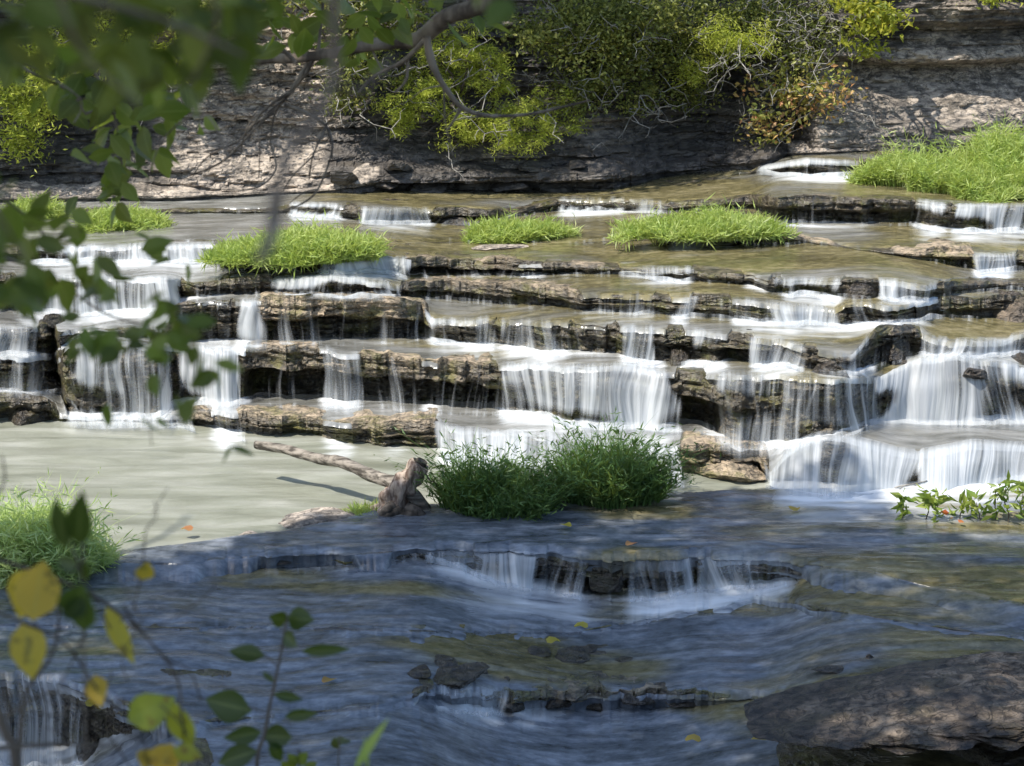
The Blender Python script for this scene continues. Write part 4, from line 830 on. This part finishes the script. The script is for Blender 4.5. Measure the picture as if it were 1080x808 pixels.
def branch(lines, leaves, label=None, mat='near', bm='limbbark', wr=.6):
    """lines: ([(x,y,Y)...], r0_px, r1_px); leaves: (x, y, Y, spread_px, n, len_m)"""
    T = Tubes()
    for pts, r0, r1 in lines: T.add(pl(pts), r0 * pts[0][2] / F, r1 * pts[-1][2] / F, 8, .25)
    o = T.build('branch', MAT[bm], tree1); L = []
    for (x, y, Y, sp, n, ln) in leaves:
        for k in range(n): L.append(rleaf(at(x + random.gauss(0, sp), y + random.gauss(0, sp * .8), Y * random.uniform(.93, 1.07)), ln, wr))
    if L:
        lo = broad(L, 'leaves', MAT[mat], None); lo.parent = o
        lo.data.transform(__import__('mathutils').Matrix.Translation(-Vector(tree1.location)))
        tips = L
    return o
# very near, strongly blurred mass, top left
branch([([(-60, -60, 1.2), (60, -10, 1.3), (170, 20, 1.4), (260, 60, 1.5)], 5, 2), ([(60, -10, 1.3), (90, 60, 1.35), (150, 110, 1.4)], 3, 1), ([(200, -40, 1.3), (230, 20, 1.35), (200, 90, 1.4)], 3, 1)],
       [(60, -10, 1.6, 40, 26, .045), (150, 5, 1.7, 45, 32, .045), (110, 35, 1.8, 36, 12, .04), (215, 35, 1.8, 22, 10, .04), (225, 0, 1.7, 30, 14, .045), (195, 45, 1.9, 20, 7, .038), (20, 35, 1.6, 22, 5, .04), (200, 95, 2.0, 8, 3, .036), (170, 70, 1.9, 12, 4, .036), (30, 90, 2.4, 20, 5, .036)])
branch([([(-40, 180, 1.5), (0, 230, 1.5), (30, 280, 1.55)], 3, 1)], [(-12, 215, 1.7, 14, 7, .042), (-8, 275, 1.7, 14, 9, .042), (8, 310, 1.7, 10, 4, .036)])
branch([([(250, -40, 1.5), (262, -5, 1.5)], 3, 2)], [(455, -22, 1.7, 16, 3, .045), (530, -24, 1.7, 20, 4, .045), (300, -25, 1.7, 30, 5, .045)])
# sharper mid distance leaves, left
branch([([(-20, 40, 5.5), (30, 75, 5.5), (70, 95, 5.6), (90, 120, 5.6)], 2.0, .9), ([(90, 60, 5.6), (120, 120, 5.7), (130, 190, 5.8)], 1.6, .7), ([(90, 120, 5.6), (150, 100, 5.7), (210, 90, 5.7)], 1.4, .6)],
       [(95, 90, 5.6, 22, 26, .09), (125, 165, 5.7, 18, 22, .09), (140, 135, 5.7, 20, 16, .09), (75, 55, 5.6, 20, 14, .09), (110, 195, 5.7, 14, 7, .08), (190, 130, 5.7, 16, 6, .08), (160, 95, 5.5, 25, 14, .09)])
branch([([(240, 165, 4), (215, 120, 4), (170, 150, 4.2), (150, 215, 4.3)], 1.3, .6), ([(0, 60, 4), (40, 75, 4), (85, 105, 4.2), (78, 130, 4.2)], 1.4, .6)], [])
branch([([(-20, 195, 3.2), (25, 225, 3.3), (60, 262, 3.4), (100, 300, 3.5)], 2.2, .9), ([(0, 270, 3.3), (50, 290, 3.4), (110, 330, 3.5), (160, 345, 3.5)], 1.8, .8)],
       [(60, 232, 3.0, 16, 10, .05), (80, 280, 3.0, 20, 14, .055), (25, 300, 2.6, 20, 10, .05), (20, 250, 2.6, 22, 8, .05), (150, 262, 3.5, 22, 4, .05), (195, 275, 3.5, 14, 3, .045)])
branch([([(-20, 330, 2.4), (50, 340, 2.4), (120, 350, 2.5), (200, 345, 2.5), (225, 355, 2.5)], 1.3, .6), ([(120, 350, 2.5), (150, 400, 2.5), (160, 470, 2.6)], 1.0, .5)],
       [(180, 340, 2.3, 20, 26, .034), (95, 350, 2.3, 16, 10, .034), (150, 365, 2.2, 14, 6, .034), (205, 390, 2.0, 22, 9, .034), (170, 440, 2.5, 16, 3, .034), (245, 475, 2.5, 10, 2, .034), (115, 425, 2.5, 6, 1, .034)])
# brown limb across the top and its drooping twigs
branch([([(640, -70, 6.5), (560, -30, 6.6), (510, 5, 6.7), (470, 18, 6.8), (445, 40, 6.9), (415, 45, 7), (390, 48, 7), (330, 60, 7.1), (285, 62, 7.2), (240, 66, 7.2)], 12, 4),
        ([(450, 38, 6.8), (455, 65, 6.8), (468, 90, 6.8), (487, 113, 6.8), (515, 122, 6.8), (560, 120, 6.8), (622, 106, 6.8)], 4.5, .9),
        ([(450, 40, 6.8), (425, 65, 6.9), (395, 80, 7), (378, 98, 7)], 3, 1.2), ([(430, 62, 6.9), (428, 85, 6.9), (416, 98, 6.9)], 2, 1),
        ([(330, 62, 7.1), (322, 78, 7.1), (300, 105, 7.2), (270, 135, 7.2), (235, 170, 7.3), (200, 185, 7.4)], 2.6, .8),
        ([(325, 66, 7.1), (305, 98, 7.1), (290, 120, 7.2), (285, 150, 7.2)], 2.0, .7), ([(310, 95, 7.1), (280, 115, 7.1), (250, 150, 7.2), (215, 160, 7.2)], 1.8, .6),
        ([(312, 66, 7.1), (290, 45, 7.1), (272, 35, 7.2), (258, 8, 7.2)], 2.4, .9), ([(300, 110, 7.1), (325, 120, 7.1), (345, 135, 7.1), (350, 160, 7), (335, 200, 7), (318, 215, 7), (300, 222, 7)], 1.8, .7),
        ([(335, 64, 7.1), (338, 30, 7.1), (342, -10, 7.1)], 1.8, 1.3), ([(345, 130, 7.1), (330, 165, 7), (326, 190, 7)], 1.3, .7), ([(285, 150, 7.2), (290, 180, 7.2), (262, 200, 7.2), (190, 196, 7.3)], 1.2, .5),
        ] + [([(x_, y_, 7.1), (x_ + dx_ * .5 + random.uniform(-8, 8), y_ + dy_ * .4 + random.uniform(-6, 6), 7.1), (x_ + dx_, y_ + dy_, 7.15)], 1.0, .4) for (x_, y_) in [(300, 105), (285, 150), (322, 78), (290, 120), (280, 115), (345, 135), (350, 160), (335, 200), (270, 135), (235, 170), (300, 105), (250, 150), (330, 165), (345, 135), (468, 90), (487, 113), (515, 122), (560, 120), (425, 65), (395, 80)] for dx_, dy_ in [(random.uniform(-55, 40), random.uniform(-10, 60))]] + [
        ([(468, 90, 6.8), (470, 130, 6.8), (478, 165, 6.8)], 1.2, .5), ([(487, 113, 6.8), (478, 128, 6.8), (470, 140, 6.8)], 2, .8), ([(390, 48, 7), (410, 80, 7), (440, 70, 7)], 1.2, .5)],
       [(395, 8, 6.9, 24, 16, .1), (350, 20, 7, 24, 9, .1), (300, 22, 7, 22, 12, .1), (455, 0, 6.8, 26, 7, .08), (420, 10, 6.8, 18, 6, .08), (500, -8, 6.7, 22, 5, .09), (330, 10, 7, 22, 12, .09), (365, 55, 7, 14, 5, .08)])
# blurred hanging stick
branch([([(352, -60, 1.1), (352, 30, 1.1), (350, 85, 1.1), (328, 130, 1.08), (305, 160, 1.07), (295, 190, 1.05), (291, 235, 1.05), (275, 272, 1.0)], 6, 7),
        ([(350, 85, 1.1), (380, 95, 1.12), (415, 60, 1.15)], 4, 2), ([(295, 190, 1.05), (284, 228, 1.04), (288, 262, 1.03)], 5, 4)], [])
# ------------------------------------------------------------------ low plants between the camera and the water
def sprig(name, base, stems, leaves, label, mat, wr, cat='shrub', group=None, r=1.0):
    root = empty(name, base, label, cat, group)
    for pts, r0, r1 in stems:
        T = Tubes(); T.add(pl(pts), r0 * 1.25 * pts[0][2] / F, r1 * 1.25 * pts[-1][2] / F, 6, .1); T.build('stem', MAT['bark'], root)
    L = []
    for (x0, y0, x1, y1, Y, wr_, rv) in leaves:
        a_, b_ = at(x0, y0, Y), at(x1, y1, Y * random.uniform(.985, 1.015)); nrm = Vector((random.uniform(-.4, .4), -1, random.uniform(.2, .6))); L.append((a_, b_ - a_, nrm, (b_ - a_).length, wr_, rv))
    for l_ in L:
        broad([l_], 'leaf', MAT[mat], root)
    return root
g_ = at(250, 1010, 3.0); g_.z = bankz(g_.x, g_.y)
b0 = (285, 1300, 3.2)
sprig('green_seedling', Vector((at(290, 1300, 3.2).x, 3.2, bankz(0, 3.2))), [([b0, (270, 860, 3.2), (280, 770, 3.2), (294, 700, 3.2), (303, 650, 3.2)], 2.4, 1.0), ([(294, 705, 3.2), (285, 695, 3.2), (278, 690, 3.2)], .8, .6), ([(297, 692, 3.2), (310, 688, 3.2), (320, 686, 3.2)], .8, .6), ([(280, 752, 3.2), (270, 748, 3.2), (262, 745, 3.2)], .8, .6)],
      [(302, 655, 284, 650, 3.2, .6, .3), (303, 652, 331, 654, 3.2, .7, .2), (300, 668, 314, 682, 3.2, .6, .2), (280, 692, 240, 686, 3.2, .42, .1), (318, 687, 368, 685, 3.2, .22, .2), (290, 720, 276, 708, 3.2, .3, .2),
       (266, 750, 212, 738, 3.2, .62, .15), (288, 732, 320, 738, 3.2, .35, .2), (300, 756, 336, 752, 3.2, .35, .1), (276, 772, 236, 780, 3.2, .5, .1), (276, 776, 310, 778, 3.2, .6, .05), (272, 792, 226, 805, 3.2, .5, .1), (284, 782, 300, 805, 3.2, .5, .4)],
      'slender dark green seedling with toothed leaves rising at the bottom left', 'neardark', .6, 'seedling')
sprig('yellow_leaved_shrub', Vector((at(60, 1300, 2.4).x, 2.4, bankz(0, 2.4))),
      [([(30, 1300, 2.4), (20, 850, 2.4), (5, 770, 2.4), (-30, 700, 2.4)], 5, 4), ([(-40, 580, 2.4), (30, 600, 2.4), (85, 622, 2.4), (130, 650, 2.4), (170, 690, 2.4), (188, 720, 2.4), (192, 760, 2.4), (205, 830, 2.5)], 2, 1.1),
       ([(130, 640, 2.4), (170, 690, 2.5), (200, 708, 2.5), (212, 740, 2.5)], 1.3, .8), ([(-20, 640, 2.3), (20, 655, 2.3), (70, 680, 2.3), (110, 735, 2.4), (170, 775, 2.4), (230, 800, 2.4)], 1.6, .8),
       ([(130, 650, 2.4), (150, 665, 2.4), (195, 645, 2.4), (225, 620, 2.4), (222, 610, 2.4)], .9, .6), ([(20, 850, 2.4), (25, 740, 2.4), (55, 690, 2.4), (62, 640, 2.4), (48, 610, 2.4)], 2, .8),
       ([(0, 760, 2.4), (60, 730, 2.4), (110, 770, 2.4), (150, 830, 2.4)], 1.4, .8), ([(140, 645, 2.5), (150, 600, 2.5), (154, 560, 2.5), (165, 545, 2.5), (163, 528, 2.5)], .9, .5), ([(160, 545, 2.5), (172, 522, 2.5), (178, 514, 2.5)], .5, .35),
       ([(90, 600, 2.4), (84, 560, 2.4), (78, 530, 2.4)], .9, .5), ([(-20, 540, 2.4), (4, 510, 2.4), (2, 480, 2.4)], 1.2, .7), ([(100, 640, 2.4), (75, 700, 2.4), (40, 760, 2.4)], .9, .5), ([(135, 720, 2.4), (130, 690, 2.4), (160, 640, 2.4)], .8, .4), ([(-10, 790, 2.3), (60, 785, 2.3), (130, 788, 2.3)], 3, 1.2)]
       + [([(x_, y_, 2.4), (x_ + dx_ * .5 + random.uniform(-14, 14), y_ + dy_ * .4, 2.4), (x_ + dx_ + random.uniform(-10, 10), y_ + dy_, 2.4)], .9, .35) for x_, y_, dx_, dy_ in [(random.uniform(0, 170), random.uniform(640, 780), random.uniform(-60, 60), random.uniform(-90, 60)) for _ in range(20)]],
      [(34, 655, 46, 590, 2.3, .75, .8), (36, 590 + 10, 14, 655, 2.35, .6, .7), (26, 655, 34, 716, 2.3, .65, .6), (112, 640, 140, 700, 2.5, .32, .3), (100, 712, 105, 745, 2.4, .7, .85), (135, 760, 182, 738, 2.4, .75, .02),
       (184, 740, 200, 795, 2.4, .45, .15), (165, 815, 182, 785, 2.4, 1.0, .9), (150, 810, 165, 790, 2.4, .9, .7), (150, 612, 156, 590, 2.5, .7, .8), (182, 790, 214, 800, 2.4, .6, .1)],
      'tangled bare twiggy shrub with a few yellow spotted leaves at the bottom left', 'nearyellow', .7, 'shrub')
sprig('dark_twig', Vector((at(80, 1300, 2.0).x, 2.0, bankz(0, 2.0))), [([(95, 1350, 2.0), (92, 900, 2.0), (88, 660, 2.0), (84, 600, 2.0), (70, 560, 2.0)], 1.6, .7), ([(84, 600, 2.0), (90, 570, 2.0), (88, 530, 2.0)], .8, .5)],
      [(82, 575, 86, 520, 2.0, .4, .1), (70, 580, 58, 524, 2.0, .35, .1), (84, 600, 62, 590, 2.0, .5, .1), (88, 615, 78, 672, 1.8, .7, .3), (90, 630, 66, 655, 1.8, .7, .2), (84, 590, 92, 612, 2.0, .5, .05)],
      'blurred stem with small dark leaves before the pale left grass clump', 'neardark', .5, 'seedling')
sprig('grass_sprig', Vector((at(380, 1300, 2.8).x, 2.8, bankz(0, 2.8))), [([(370, 1300, 2.8), (374, 900, 2.8), (378, 805, 2.8)], 1.4, 1)],
      [(374, 812, 404, 760, 2.4, .16, .3), (388, 812, 384, 776, 2.4, .14, .2)], 'blurred pale grass blades at the bottom edge, right of the seedling', 'grass', .3, 'grass')
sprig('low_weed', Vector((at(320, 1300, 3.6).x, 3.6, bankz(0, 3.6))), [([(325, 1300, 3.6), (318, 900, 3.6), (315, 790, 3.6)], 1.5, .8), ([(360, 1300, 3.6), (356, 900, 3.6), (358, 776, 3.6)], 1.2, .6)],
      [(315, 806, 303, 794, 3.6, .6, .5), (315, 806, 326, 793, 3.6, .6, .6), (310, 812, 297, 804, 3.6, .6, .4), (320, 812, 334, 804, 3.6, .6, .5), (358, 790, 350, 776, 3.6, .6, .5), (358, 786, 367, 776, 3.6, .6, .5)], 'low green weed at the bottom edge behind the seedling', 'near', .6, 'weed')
